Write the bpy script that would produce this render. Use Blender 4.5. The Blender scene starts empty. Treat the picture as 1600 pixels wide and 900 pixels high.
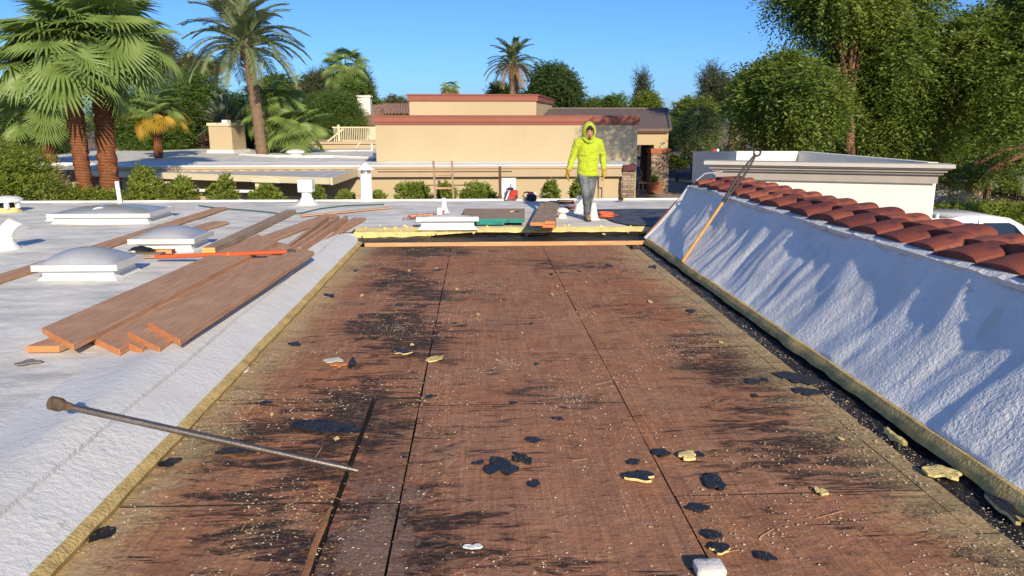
import bpy, bmesh, math, random
import numpy as np
from mathutils import Vector, Matrix, noise as mnoise

R = math.radians
scene = bpy.context.scene
COL = scene.collection
rng = np.random.default_rng(7)
random.seed(7)

# ------------------------------------------------------------------ camera
H, FPX, PITCH, YAW = 1.75, 1200.0, R(12.2), R(2.6)
cam_d = bpy.data.cameras.new('camera'); cam = bpy.data.objects.new('camera', cam_d); COL.objects.link(cam)
cam_d.sensor_width = 36.0; cam_d.lens = 36.0 * FPX / 1600.0
cam_d.clip_start = 0.05; cam_d.clip_end = 4000
cam.location = (0, 0, H); cam.rotation_euler = (R(90) - PITCH, 0, -YAW)
scene.camera = cam

# ------------------------------------------------------------------ sky and sun
SUN_EL, SUN_AZ = R(23.5), R(13.0)          # azimuth: right of straight behind the camera
SDIR = Vector((math.cos(SUN_EL) * math.sin(SUN_AZ), -math.cos(SUN_EL) * math.cos(SUN_AZ), math.sin(SUN_EL)))
w = bpy.data.worlds.new('World'); scene.world = w; w.use_nodes = True
nt = w.node_tree; bg = nt.nodes['Background']
sky = nt.nodes.new('ShaderNodeTexSky'); sky.sky_type = 'NISHITA'; sky.sun_disc = False
sky.sun_elevation = SUN_EL; sky.sun_rotation = math.pi - SUN_AZ
sky.air_density = 0.8; sky.dust_density = 0.7; sky.ozone_density = 10.5; sky.altitude = 0
nt.links.new(sky.outputs[0], bg.inputs[0]); bg.inputs[1].default_value = 0.121
sd = bpy.data.lights.new('sun', 'SUN'); sd.energy = 4.2; sd.angle = R(0.5); sd.color = (1.0, 0.85, 0.63)
sun = bpy.data.objects.new('sun', sd); COL.objects.link(sun)
sun.rotation_euler = (-SDIR).to_track_quat('-Z', 'Y').to_euler()
scene.view_settings.view_transform = 'Standard'; scene.view_settings.look = 'None'
scene.view_settings.gamma = 1.0; scene.view_settings.exposure = 0.36
scene.cycles.max_bounces = 6; scene.cycles.diffuse_bounces = 3; scene.cycles.transparent_max_bounces = 4

# ------------------------------------------------------------------ pixel helpers (photo pixels, 1600 x 900)
_F = Vector((math.sin(YAW) * math.cos(PITCH), math.cos(YAW) * math.cos(PITCH), -math.sin(PITCH)))
_Rt = Vector((math.cos(YAW), -math.sin(YAW), 0)); _U = _Rt.cross(_F)
def ray(u, v): return _F + _Rt * ((u - 800) / FPX) + _U * ((450 - v) / FPX)
def PZ(u, v, z):
    d = ray(u, v); return Vector((0, 0, H)) + d * ((z - H) / d.z)
def PY(u, v, Y):
    d = ray(u, v); return Vector((0, 0, H)) + d * (Y / d.y)
def GZ(x, y):                                # height of the natural ground
    t = min(1, max(0, (y - 16.5) / 10.0)); t = t * t * (3 - 2 * t)
    return -2.2 + 1.35 * t

# ------------------------------------------------------------------ node helpers
class T:
    def __init__(s, name):
        s.m = bpy.data.materials.new(name); s.m.use_nodes = True; s.t = s.m.node_tree; s.t.nodes.clear()
        s.out = s.t.nodes.new('ShaderNodeOutputMaterial')
    def n(s, typ, ins=None, **props):
        nd = s.t.nodes.new(typ)
        for k, v in props.items(): setattr(nd, k, v)
        for k, v in (ins or {}).items(): s.put(nd.inputs[k], v)
        return nd
    def put(s, inp, v):
        if isinstance(v, bpy.types.NodeSocket): s.t.links.new(v, inp)
        else:
            if isinstance(v, (tuple, list)) and len(v) == 3 and inp.type == 'RGBA': v = (*v, 1)
            inp.default_value = v
    def pos(s): return s.n('ShaderNodeNewGeometry').outputs['Position']
    def obj(s): return s.n('ShaderNodeTexCoord').outputs['Object']
    def rnd(s): return s.n('ShaderNodeObjectInfo').outputs['Random']
    def isl(s): return s.n('ShaderNodeNewGeometry').outputs['Random Per Island']
    def scale(s, vec, sc, rot=(0, 0, 0)): return s.n('ShaderNodeMapping', {'Vector': vec, 'Scale': sc, 'Rotation': rot}).outputs[0]
    def noise(s, vec, sc, det=4.0, rough=.55, dist=0.0):
        return s.n('ShaderNodeTexNoise', {'Vector': vec, 'Scale': sc, 'Detail': det, 'Roughness': rough, 'Distortion': dist}).outputs[0]
    def vor(s, vec, sc, out='Distance', feat='F1'):
        return s.n('ShaderNodeTexVoronoi', {'Vector': vec, 'Scale': sc}, feature=feat).outputs[out]
    def ma(s, op, a, b=0.0, c=None):
        nd = s.n('ShaderNodeMath', operation=op); s.put(nd.inputs[0], a); s.put(nd.inputs[1], b)
        if c is not None: s.put(nd.inputs[2], c)
        return nd.outputs[0]
    def mr(s, v, a, b, c=0.0, d=1.0, smooth=False):
        nd = s.n('ShaderNodeMapRange', {'Value': v, 'From Min': a, 'From Max': b, 'To Min': c, 'To Max': d})
        if smooth: nd.interpolation_type = 'SMOOTHSTEP'
        return nd.outputs[0]
    def mix(s, f, a, b, blend='MIX'):
        nd = s.n('ShaderNodeMix', data_type='RGBA', blend_type=blend)
        s.put(nd.inputs[0], f); s.put(nd.inputs[6], a); s.put(nd.inputs[7], b); return nd.outputs[2]
    def sep(s, v): 
        nd = s.n('ShaderNodeSeparateXYZ', {0: v}); return nd.outputs
    def bump(s, h, st=.3, d=.01, nrm=None):
        ins = {'Height': h, 'Strength': st, 'Distance': d}
        if nrm is not None: ins['Normal'] = nrm
        return s.n('ShaderNodeBump', ins).outputs[0]
    def done(s, col, rough=.7, nrm=None, spec=.3, metal=0.0, **kw):
        ins = {'Base Color': col, 'Roughness': rough, 'Specular IOR Level': spec, 'Metallic': metal}
        if nrm is not None: ins['Normal'] = nrm
        ins.update({k.replace('_', ' '): v for k, v in kw.items()})
        p = s.n('ShaderNodeBsdfPrincipled', ins); s.t.links.new(p.outputs[0], s.out.inputs[0]); return s.m

def c(*a): return tuple(a)
def mul(col, f): return tuple(min(1, x * f) for x in col)
MATS = {}
def plain(name, col, rough=.6, var=.15, sc=3.0, bsc=40.0, bst=.15, spec=.3, metal=0.0, dirt=None, dirt_amt=.5, obj=False):
    if name in MATS: return MATS[name]
    t = T(name); p = t.obj() if obj else t.pos()
    n1 = t.noise(p, sc, 5); n2 = t.noise(p, bsc, 3)
    f = t.ma('ADD', t.ma('MULTIPLY', n1, .65), t.ma('MULTIPLY', n2, .35))
    cc = t.mix(t.mr(f, .3, .7), mul(col, 1 - var), mul(col, 1 + var))
    if dirt: cc = t.mix(t.mr(t.noise(p, sc * 1.7, 6, .65), .5, .72, 0, dirt_amt), cc, dirt)
    MATS[name] = t.done(cc, rough, t.bump(n2, bst, .01) if bst else None, spec, metal)
    return MATS[name]

# ------------------------------------------------------------------ mesh helpers
def wloc(o):
    l = Vector((0, 0, 0))
    while o is not None: l = l + o.location; o = o.parent
    return l
def link(name, me, mat=None, parent=None, loc=None):
    o = bpy.data.objects.new(name, me); COL.objects.link(o)
    if mat is not None and me is not None and len(me.materials) == 0: me.materials.append(mat)
    if parent is not None: o.parent = parent
    if loc is not None: o.location = loc
    return o
def tag(o, label=None, cat=None, group=None, kind=None):
    if label: o['label'] = label
    if cat: o['category'] = cat
    if group: o['group'] = group
    if kind: o['kind'] = kind
    return o
def thing(name, label, cat, loc, group=None):
    o = bpy.data.objects.new(name, None); COL.objects.link(o); o.location = loc; o.empty_display_size = .2
    return tag(o, label, cat, group)
def quadmesh(name, V, F, smooth=False):
    V = np.asarray(V, np.float32); F = np.asarray(F, np.int32)
    me = bpy.data.meshes.new(name); k = F.shape[1]
    me.vertices.add(len(V)); me.vertices.foreach_set('co', V.ravel())
    me.loops.add(F.size); me.loops.foreach_set('vertex_index', F.ravel())
    me.polygons.add(len(F)); me.polygons.foreach_set('loop_start', np.arange(0, F.size, k, dtype=np.int32))
    me.update(calc_edges=True)
    if smooth: me.polygons.foreach_set('use_smooth', np.ones(len(F), bool))
    return me
class MB:
    def __init__(s): s.v = []; s.f = []
    def add(s, vs, fs):
        o = len(s.v); s.v += [tuple(x) for x in vs]; s.f += [[i + o for i in f] for f in fs]; return s
    def box(s, x0, y0, z0, x1, y1, z1, M=None):
        vs = [Vector(p) for p in ((x0, y0, z0), (x1, y0, z0), (x1, y1, z0), (x0, y1, z0), (x0, y0, z1), (x1, y0, z1), (x1, y1, z1), (x0, y1, z1))]
        if M is not None: vs = [M @ p for p in vs]
        return s.add(vs, [(3, 2, 1, 0), (4, 5, 6, 7), (0, 1, 5, 4), (1, 2, 6, 5), (2, 3, 7, 6), (3, 0, 4, 7)])
    def bbox(s, x0, y0, z0, x1, y1, z1, b=.01, M=None):   # box with chamfered top/vertical edges
        vs = []
        for z, i in ((z0, 0), (z1 - b, 0), (z1, b)):
            X0, X1, Y0, Y1 = x0 + i, x1 - i, y0 + i, y1 - i
            vs += [(X0 + b, Y0, z), (X1 - b, Y0, z), (X1, Y0 + b, z), (X1, Y1 - b, z), (X1 - b, Y1, z), (X0 + b, Y1, z), (X0, Y1 - b, z), (X0, Y0 + b, z)]
        vs = [Vector(p) for p in vs]
        if M is not None: vs = [M @ p for p in vs]
        fs = [list(range(7, -1, -1)), list(range(16, 24))]
        for r in (0, 8):
            for i in range(8): fs.append((r + i, r + (i + 1) % 8, r + 8 + (i + 1) % 8, r + 8 + i))
        return s.add(vs, fs)
    def tube(s, pts, rad, n=8, cap=True, flat=None):
        pts = [Vector(p) for p in pts]
        if not hasattr(rad, '__len__'): rad = [rad] * len(pts)
        up = Vector((0, 0, 1)); rings = []
        for i, p in enumerate(pts):
            d = (pts[min(i + 1, len(pts) - 1)] - pts[max(i - 1, 0)]).normalized()
            a = d.cross(up)
            if a.length < .05: a = d.cross(Vector((0, 1, 0)))
            a.normalize(); b = d.cross(a)
            rings.append([p + a * (math.cos(2 * math.pi * k / n) * rad[i]) + b * (math.sin(2 * math.pi * k / n) * rad[i] * (flat or 1)) for k in range(n)])
        vs = [q for r in rings for q in r]; fs = []
        for i in range(len(pts) - 1):
            for k in range(n): fs.append((i * n + k, i * n + (k + 1) % n, (i + 1) * n + (k + 1) % n, (i + 1) * n + k))
        if cap: fs += [list(range(n - 1, -1, -1)), [(len(pts) - 1) * n + k for k in range(n)]]
        return s.add(vs, fs)
    def lathe(s, prof, cx, cy, n=20, M=None):
        vs = []; fs = []
        for r, z in prof: vs += [Vector((cx + r * math.cos(2 * math.pi * k / n), cy + r * math.sin(2 * math.pi * k / n), z)) for k in range(n)]
        if M is not None: vs = [M @ p for p in vs]
        for i in range(len(prof) - 1):
            for k in range(n): fs.append((i * n + k, i * n + (k + 1) % n, (i + 1) * n + (k + 1) % n, (i + 1) * n + k))
        fs += [list(range(n - 1, -1, -1)), [(len(prof) - 1) * n + k for k in range(n)]]
        return s.add(vs, fs)
    def prism(s, poly, z0, z1):           # poly: list of (x, y)
        n = len(poly); vs = [(x, y, z0) for x, y in poly] + [(x, y, z1) for x, y in poly]
        return s.add(vs, [list(range(n - 1, -1, -1)), list(range(n, 2 * n))] + [(i, (i + 1) % n, n + (i + 1) % n, n + i) for i in range(n)])
    def beam(s, p, q, wd, th, up=Vector((0, 0, 1))):      # rectangular bar from p to q, centre line
        p = Vector(p); q = Vector(q); d = (q - p).normalized(); a = d.cross(up).normalized() * (wd / 2); b = a.cross(d).normalized() * (th / 2)
        vs = [p - a - b, p + a - b, p + a + b, p - a + b, q - a - b, q + a - b, q + a + b, q - a + b]
        return s.add(vs, [(3, 2, 1, 0), (4, 5, 6, 7), (0, 1, 5, 4), (1, 2, 6, 5), (2, 3, 7, 6), (3, 0, 4, 7)])
    def mesh(s, name, off=Vector((0, 0, 0)), smooth=False):
        me = bpy.data.meshes.new(name); me.from_pydata([(x - off.x, y - off.y, z - off.z) for x, y, z in s.v], [], s.f)
        bm = bmesh.new(); bm.from_mesh(me); bmesh.ops.recalc_face_normals(bm, faces=bm.faces); bm.to_mesh(me); bm.free()
        if smooth:
            me.polygons.foreach_set('use_smooth', np.ones(len(me.polygons), bool)); me.update()
            try: me.set_sharp_from_angle(angle=R(smooth if smooth is not True else 40))
            except Exception: pass
        return me
    def build(s, name, mat, parent=None, smooth=False, loc=None):
        off = wloc(parent) if parent is not None else Vector(loc or (0, 0, 0))
        return link(name, s.mesh(name, off, smooth), mat, parent, None if parent is not None else loc)
def fb(x, y, z=0.0): return mnoise.noise(Vector((x, y, z)))
def remesh(mb, name, mat, parent, vox=.012, it=6):
    o = mb.build(name, mat, parent, True)
    m = o.modifiers.new('r', 'REMESH'); m.mode = 'VOXEL'; m.voxel_size = vox
    s_ = o.modifiers.new('s', 'SMOOTH'); s_.iterations = it; s_.factor = .5
    bpy.context.view_layer.update(); dg = bpy.context.evaluated_depsgraph_get()
    me = bpy.data.meshes.new_from_object(o.evaluated_get(dg)); old = o.data; o.modifiers.clear(); o.data = me
    if len(me.materials) == 0: me.materials.append(mat)
    me.polygons.foreach_set('use_smooth', np.ones(len(me.polygons), bool)); return o

# ------------------------------------------------------------------ materials
def m_foam(name, horiz=True, patch=True):
    t = T(name); p = t.pos()
    big = t.noise(t.scale(p, (.5, 1.3, 1)), .9, 6, .6); mid = t.noise(t.scale(p, (1.3, 2.8, 1.5)), 1.7, 6, .62); fine = t.noise(p, 55, 3, .6); peel = t.noise(t.scale(p, (1, 1, 1)), 26, 2.5, .5)
    col = t.mix(t.mr(mid, .36, .66), (.62, .605, .545), (.88, .865, .785))
    col = t.mix(t.mr(big, .46, .7, 0, .45), col, (.72, .65, .54))
    wp = t.mr(t.noise(t.scale(p, (2.6, 6, 2)), 1.5, 5, .6), .58, .66, 0, .8)
    col = t.mix(wp, col, (.92, .91, .86))
    gp = t.mr(t.noise(t.scale(p, (1.4, 3.4, 2)), .8, 7, .68), .49, .66, 0, .75)
    col = t.mix(gp, col, (.42, .43, .43))
    st = t.mr(t.noise(t.scale(p, (1, 1.6, 1)), .8, 7, .68), .58, .72, 0, .5); col = t.mix(st, col, (.5, .33, .16))
    h = t.ma('ADD', t.ma('MULTIPLY', peel, .7), t.ma('MULTIPLY', fine, .35))
    return t.done(col, .75, t.bump(h, .55, .012), .25)
def m_foamwhite(name, st=.8, sc=30, k=1.0):
    t = T(name); p = t.pos()
    peel = t.noise(p, sc, 3, .55); big = t.noise(p, 1.3, 5); fine = t.noise(p, sc * 2.4, 2)
    col = t.mix(t.mr(big, .35, .7), mul((.93, .925, .875), k), mul((.84, .825, .77), k))
    pa = t.noise(t.scale(p, (1, .6, 1)), 1.9, 6, .65); col = t.mix(t.mr(pa, .52, .72, 0, .5), col, (.62, .60, .54)); sc2 = t.noise(t.scale(p, (3, 1, 3)), 3.5, 7, .7); col = t.mix(t.mr(sc2, .6, .72, 0, .55), col, (.5, .47, .41))
    lump = t.noise(p, 6.5, 4, .6); peel = t.ma('MULTIPLY', peel, t.mr(pa, .3, .65, 1.35, .35))
    h = t.ma('ADD', t.ma('ADD', t.ma('MULTIPLY', peel, .75), t.ma('MULTIPLY', fine, .25)), t.ma('MULTIPLY', lump, .9))
    return t.done(col, .6, t.bump(h, st, .014), .35)
def m_deck():
    t = T('old_plywood'); p = t.pos(); X, Y, Z = t.sep(p)
    n1 = t.noise(p, .9, 5, .6); n2 = t.noise(p, 4.5, 6, .62); n3 = t.noise(p, 17, 5, .65)
    grain = t.noise(t.scale(p, (60, 2.2, 1)), 1.0, 4, .6, .6); sw = t.noise(t.scale(p, (9, .8, 1)), 1.0, 4, .6, 1.5)
    col = t.mix(t.mr(n1, .35, .65), (.46, .178, .075), (.46, .235, .125))
    ol = t.mr(t.noise(t.scale(p, (1, .7, 1)), 1.7, 7, .7), .48, .68, 0, .7); col = t.mix(ol, col, (.27, .20, .125))
    col = t.mix(t.mr(t.noise(t.scale(p, (3, 9, 1)), 1.4, 8, .7), .5, .72, 0, .8), col, (.20, .10, .07))
    col = t.mix(t.mr(n2, .42, .68, 0, .8), col, (.27, .12, .065))
    col = t.mix(t.mr(sw, .52, .66, 0, .4), col, (.58, .28, .12))
    col = t.mix(t.mr(t.rnd(), 0, 1, 0, .3), col, (.37, .21, .15))
    col = t.mix(t.mr(grain, .45, .75, 0, .55), col, (.15, .065, .042))
    col = t.mix(t.mr(n3, .58, .74, 0, .6), col, (.5, .32, .23))
    # tar smears, dragged across the sheets
    m1 = t.noise(t.scale(p, (1.0, .8, 1)), .75, 3, .5)
    s1 = t.noise(t.scale(p, (2.4, 8, 1)), 1.25, 10, .75, .8)
    lft = t.mr(t.ma('ABSOLUTE', t.ma('ADD', X, .72)), .1, .75, .15, 0)
    rgt = t.mr(X, 1.3, 2.3, 0, .10); near = t.mr(Y, 1.5, 6, .06, 0)
    th = t.ma('ADD', t.ma('ADD', t.ma('ADD', t.ma('MULTIPLY', m1, .75), t.ma('MULTIPLY', s1, .9)), t.ma('ADD', lft, rgt)), near)
    tar = t.mr(th, .92, .985, 0, .95)
    gut = t.ma('MULTIPLY', t.mr(t.ma('ABSOLUTE', t.ma('ADD', X, .52)), .05, .34, 1, 0), t.mr(Y, 3.5, 6.2, 1, 0))
    gut = t.mr(t.ma('MULTIPLY', gut, t.ma('ADD', t.noise(t.scale(p, (3, 1.3, 1)), 2.2, 8, .65), .10)), .36, .66, 0, .62)
    far = t.ma('MULTIPLY', t.mr(Y, 10.1, 10.5), t.mr(X, -.45, -.35, 1, 0)); col = t.mix(t.ma('MULTIPLY', far, .55), col, (.035, .05, .042))
    brk = t.noise(t.scale(p, (9, 26, 1)), 1.6, 7, .72)
    tar = t.ma('MULTIPLY', tar, t.mr(brk, .36, .52, .25, 1))
    dsh = t.noise(t.scale(p, (3.2, 30, 1)), 1.5, 5, .6); dshm = t.noise(t.scale(p, (1.2, 1.6, 1)), 1.3, 4, .6)
    dash = t.mr(t.ma('ADD', t.ma('MULTIPLY', dsh, .7), t.ma('MULTIPLY', dshm, .5)), .68, .74, 0, .9)
    tar = t.ma('MAXIMUM', tar, t.ma('MAXIMUM', t.ma('MULTIPLY', gut, t.mr(brk, .35, .55)), dash))
    col = t.mix(tar, col, t.mix(n3, (.012, .011, .013), (.05, .04, .036)))
    rn = t.noise(t.scale(p, (2.2, 1, 1)), 11, 7, .72); wob = t.ma('MULTIPLY', t.ma('SUBTRACT', t.noise(p, 3.0, 6, .7), .5), .9)
    rot = t.ma('MULTIPLY', t.mr(t.ma('ADD', t.ma('ABSOLUTE', t.ma('ADD', X, .45)), wob), .05, .36, 1, 0, True), t.mr(t.ma('ADD', Y, wob), 3.0, 4.7, 1, 0, True)); rm_ = t.mr(t.ma('ADD', t.ma('MULTIPLY', rot, .35), t.ma('MULTIPLY', rn, .8)), .62, .70)
    col = t.mix(t.ma('MULTIPLY', t.ma('MULTIPLY', rm_, rot), .85), col, t.mix(n3, (.40, .27, .20), (.22, .135, .10)))
    # dust of yellow foam along both edges and in drifts
    dl = t.mr(X, -1.72, -1.25, 1, 0); dr = t.mr(X, 1.7, 2.35, 0, 1)
    dn = t.noise(p, 38, 4, .75); dm = t.noise(t.scale(p, (1, 2.2, 1)), 1.9, 5, .6)
    dd = t.ma('ADD', t.ma('MULTIPLY', t.ma('MAXIMUM', dl, dr), .33), t.ma('ADD', t.ma('MULTIPLY', dm, .45), t.ma('MULTIPLY', dn, .6)))
    col = t.mix(t.mr(dd, .60, .80, 0, .75), col, (.56, .43, .22))
    sp = t.vor(p, 62); spm = t.mr(t.vor(p, 62, 'Color'), .0, 1); 
    sepc = t.n('ShaderNodeSeparateColor', {0: t.vor(p, 62, 'Color')}).outputs[0]
    on = t.ma('MULTIPLY', t.ma('LESS_THAN', sp, .2), t.ma('GREATER_THAN', t.ma('ADD', sepc, t.mr(dm, .35, .65, -.4, .22)), .9))
    col = t.mix(t.ma('MULTIPLY', on, .9), col, (.68, .6, .46))
    rough = t.mr(tar, 0, 1, .85, .7)
    h = t.ma('ADD', t.ma('ADD', t.ma('MULTIPLY', t.ma('MULTIPLY', rn, rot), 3.0), t.ma('MULTIPLY', grain, .35)), t.ma('ADD', t.ma('MULTIPLY', n3, .9), t.ma('MULTIPLY', tar, .5)))
    return t.done(col, rough, t.bump(h, .8, .014), .15)
def m_wood(name, col, dark, sc=1.0, rough=.75):
    t = T(name); p = t.obj()
    g = t.noise(t.scale(p, (2.0 * sc, 34 * sc, 34 * sc)), 1.0, 5, .6, 1.2); k = t.vor(t.scale(p, (1.1, 5, 5)), 1.4); r = t.rnd()
    cc = t.mix(t.mr(g, .38, .60), col, dark)
    cc = t.mix(t.mr(k, .06, .13, .6, 0), cc, (.36, .19, .09))
    cc = t.mix(t.mr(t.noise(p, 2.2, 5), .55, .75, 0, .45), cc, mul(col, 1.35))
    cc = t.mix(t.mr(r, 0, 1, 0, .35), cc, mul(dark, 1.15))
    return t.done(cc, rough, t.bump(g, .35, .006), .2)
def m_leaf(name, a, b, trans=.3, rough=.55, b2=None):
    t = T(name); r = t.isl(); p = t.pos()
    cc = t.mix(r, a, b)
    cc = t.mix(t.mr(t.noise(p, .7, 3), .42, .68, 0, .6), cc, b2 or mul(b, 1.25))
    d = t.n('ShaderNodeBsdfPrincipled', {'Base Color': cc, 'Roughness': rough, 'Specular IOR Level': .35})
    tr = t.n('ShaderNodeBsdfTranslucent', {'Color': t.mix(.5, cc, (.25, .34, .03), 'MIX')})
    mx = t.n('ShaderNodeMixShader', {0: trans, 1: d.outputs[0], 2: tr.outputs[0]})
    t.t.links.new(mx.outputs[0], t.out.inputs[0]); return t.m
def m_bark(name, a, b, sc=6.0, ringz=0.0, st=.8):
    t = T(name); p = t.pos(); n = t.noise(t.scale(p, (1, 1, .35)), sc * 2, 6, .65); n2 = t.noise(p, sc * 5, 4)
    v = n
    if ringz:
        wv = t.n('ShaderNodeTexWave', {'Vector': p, 'Scale': ringz, 'Distortion': 3.5, 'Detail': 3.0, 'Detail Scale': 2.0}, bands_direction='Z').outputs[1]
        v = t.ma('ADD', t.ma('MULTIPLY', n, .5), t.ma('MULTIPLY', wv, .5))
    return t.done(t.mix(t.mr(v, .3, .7), a, b), .85, t.bump(t.ma('ADD', v, t.ma('MULTIPLY', n2, .4)), st, .03), .15)
def m_tile():
    t = T('terracotta_tile'); p = t.pos(); r = t.rnd(); o = t.obj()
    cc = t.mix(r, (.17, .042, .028), (.38, .115, .06))
    cc = t.mix(t.mr(t.noise(o, 5.5, 4, .6), .44, .58, 0, .85), cc, (.10, .042, .048))
    cc = t.mix(t.mr(t.noise(p, 50, 3), .6, .75, 0, .35), cc, (.45, .22, .15))
    return t.done(cc, .7, t.bump(t.noise(p, 45, 4, .6), .3, .006), .3)
def m_stone():
    t = T('ledge_stone'); p = t.pos(); isl = t.isl()
    cc = t.mix(isl, (.22, .16, .12), (.46, .36, .26)); cc = t.mix(t.mr(t.noise(p, 14, 4), .4, .7, 0, .6), cc, (.17, .13, .11))
    return t.done(cc, .85, t.bump(t.noise(p, 25, 4), .6, .02), .2)
def m_tar():
    t = T('black_tar'); p = t.pos(); n = t.noise(p, 14, 6, .65); k = t.noise(p, 50, 3)
    cc = t.mix(t.mr(n, .4, .7), (.01, .01, .012), (.055, .045, .038)); cc = t.mix(t.mr(k, .66, .72, 0, .8), cc, (.5, .38, .2))
    return t.done(cc, t.mr(n, .3, .7, .3, .7), t.bump(n, .9, .03), .4)
FOAM = m_foam('coated_roof_foam'); FOAMW = m_foamwhite('white_foam_coating', .62, 30, .84); SLOPE = m_foamwhite('white_slope_coating', .9, 38)
DECK = m_deck(); TILE = m_tile(); TAR = m_tar(); STONE = m_stone()
YEL = plain('cut_yellow_foam', (.60, .44, .17), .85, .3, 9, 60, .8, dirt=(.2, .13, .05), dirt_amt=.6)
YEL2 = plain('fresh_yellow_foam', (.78, .62, .25), .85, .2, 9, 60, .6, dirt=(.35, .25, .12), dirt_amt=.5)
WOODB = m_wood('brown_stained_wood', (.58, .355, .225), (.42, .235, .135))
WOODG = m_wood('weathered_grey_wood', (.42, .32, .225), (.30, .205, .135))
WOODO = plain('cut_orange_endgrain', (.62, .24, .09), .8, .2, 14, 70, .4)
WOODY = m_wood('pale_new_wood', (.66, .40, .20), (.52, .27, .12))
WHITEP = plain('white_paint', (.80, .79, .75), .5, .06, 4, 60, .1, dirt=(.5, .48, .44), dirt_amt=.25)
CREAM = plain('cream_paint', (.66, .58, .40), .6, .06, 3, 50, .1)
FRAMEM = plain('pale_aluminium', (.74, .72, .66), .45, .08, 6, 60, .05, .5, .15)
METAL = plain('galvanised_metal', (.48, .48, .47), .4, .12, 6, 60, .05, .5, .7)
STEEL = plain('worn_steel', (.20, .17, .145), .42, .35, 14, 90, .2, .5, .75)
DARKM = plain('dark_iron', (.025, .025, .028), .5, .2, 8, 60, .1, .5, .3)
BLACK = plain('black_rubber', (.018, .018, .02), .6, .2, 8, 60, .2)
def m_stucco(name, a, b, st=.35):
    t = T(name); p = t.pos(); n = t.noise(t.scale(p, (1, 1, .7)), .55, 6, .6); f = t.noise(p, 32, 4, .6); v = t.noise(t.scale(p, (3, 3, .4)), 1.0, 5)
    cc = t.mix(t.mr(n, .35, .7), a, b); cc = t.mix(t.mr(v, .55, .75, 0, .25), cc, mul(a, .8))
    return t.done(cc, .85, t.bump(f, st, .015), .2)
TAN = m_stucco('tan_stucco', (.52, .42, .26), (.475, .38, .235))
TAN2 = m_stucco('greyed_tan_stucco', (.50, .39, .25), (.45, .35, .22))
WSTU = m_stucco('white_stucco', (.80, .77, .68), (.74, .71, .62), .2)
CAPR = plain('red_brown_trim', (.30, .10, .065), .65, .1, 3, 50, .15)
CAPD = plain('dark_maroon_trim', (.085, .025, .03), .6, .1, 3, 50, .15)
SHING = None
def m_shingle():
    t = T('brown_shingles'); p = t.pos(); b = t.n('ShaderNodeTexBrick', {'Vector': t.scale(p, (1, 2.2, 2.2)), 'Scale': 3.2, 'Mortar Size': .03, 'Color1': (.21, .15, .125, 1), 'Color2': (.165, .12, .105, 1), 'Mortar': (.09, .065, .06, 1)})
    return t.done(t.mix(t.mr(t.noise(p, 9, 4), .3, .7, 0, .35), b.outputs[0], (.26, .2, .17)), .9)
SHING = m_shingle()
LEAF_R = m_leaf('elm_leaves', (.06, .12, .024), (.24, .34, .058), .45, .5, (.28, .32, .055))
LEAF_D = m_leaf('dark_leaves', (.04, .075, .02), (.075, .115, .03), .25, .55)
LEAF_G = m_leaf('mid_green_leaves', (.07, .13, .022), (.125, .19, .035), .3, .55)
LEAF_L = m_leaf('lime_leaves', (.12, .17, .022), (.20, .25, .04), .35, .5)
LEAF_M = m_leaf('grey_mesquite_leaves', (.13, .17, .06), (.21, .25, .10), .35, .6)
LEAF_O = m_leaf('olive_leaves', (.085, .095, .032), (.14, .14, .05), .28, .6)
LEAF_P = m_leaf('pine_needles', (.06, .075, .035), (.10, .11, .052), .15, .7)
LEAF_S = m_leaf('shrub_leaves', (.13, .19, .024), (.28, .33, .055), .35, .45)
FRONDF = m_leaf('fan_frond_green', (.17, .26, .06), (.23, .32, .085), .3, .45, (.27, .36, .10))
FRONDD = m_leaf('date_frond_green', (.17, .215, .10), (.24, .28, .14), .22, .5)
FRONDY = m_leaf('yellow_frond', (.42, .25, .025), (.5, .33, .04), .35, .5)
FRONDX = m_leaf('dead_frond', (.26, .17, .085), (.34, .23, .13), .2, .7)
FRONDC = m_leaf('cycad_frond', (.12, .16, .10), (.16, .2, .13), .2, .6)
BARK = m_bark('grey_brown_bark', (.06, .042, .032), (.19, .13, .095), 5)
BARKR = m_bark('reddish_bark', (.09, .045, .03), (.34, .18, .11), 5)
PALMR = m_bark('red_palm_bark', (.12, .045, .022), (.42, .17, .075), 7, 9.0, 1.0)
PALMG = m_bark('grey_palm_bark', (.13, .085, .055), (.38, .26, .16), 7, 7.0, 1.0)
# ================================================================== SETTING: ground, deck, roofs
def build_ground():
    t = T('dry_ground'); p = t.pos()
    cc = t.mix(t.mr(t.noise(p, .25, 6, .6), .35, .65), (.20, .15, .10), (.32, .235, .165)); cc = t.mix(t.mr(t.noise(p, 9, 4), .5, .8, 0, .5), cc, (.14, .1, .07))
    m = t.done(cc, .95, t.bump(t.noise(p, 12, 4), .5, .03), .1)
    ys = [-300, -80, -30, -10, 0, 8, 14, 16.5] + [17.5 + i for i in range(10)] + [32, 45, 70, 120, 250, 600, 1500, 3500]
    xs = [-3000, -600, -150, -50, -20, -8, 0, 8, 20, 50, 150, 600, 3000]
    V = [(x, y, GZ(x, y)) for y in ys for x in xs]; n = len(xs)
    F = [(j * n + i, j * n + i + 1, (j + 1) * n + i + 1, (j + 1) * n + i) for j in range(len(ys) - 1) for i in range(n - 1)]
    tag(link('ground', quadmesh('ground', V, F, True), m), kind='structure')
build_ground()

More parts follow.
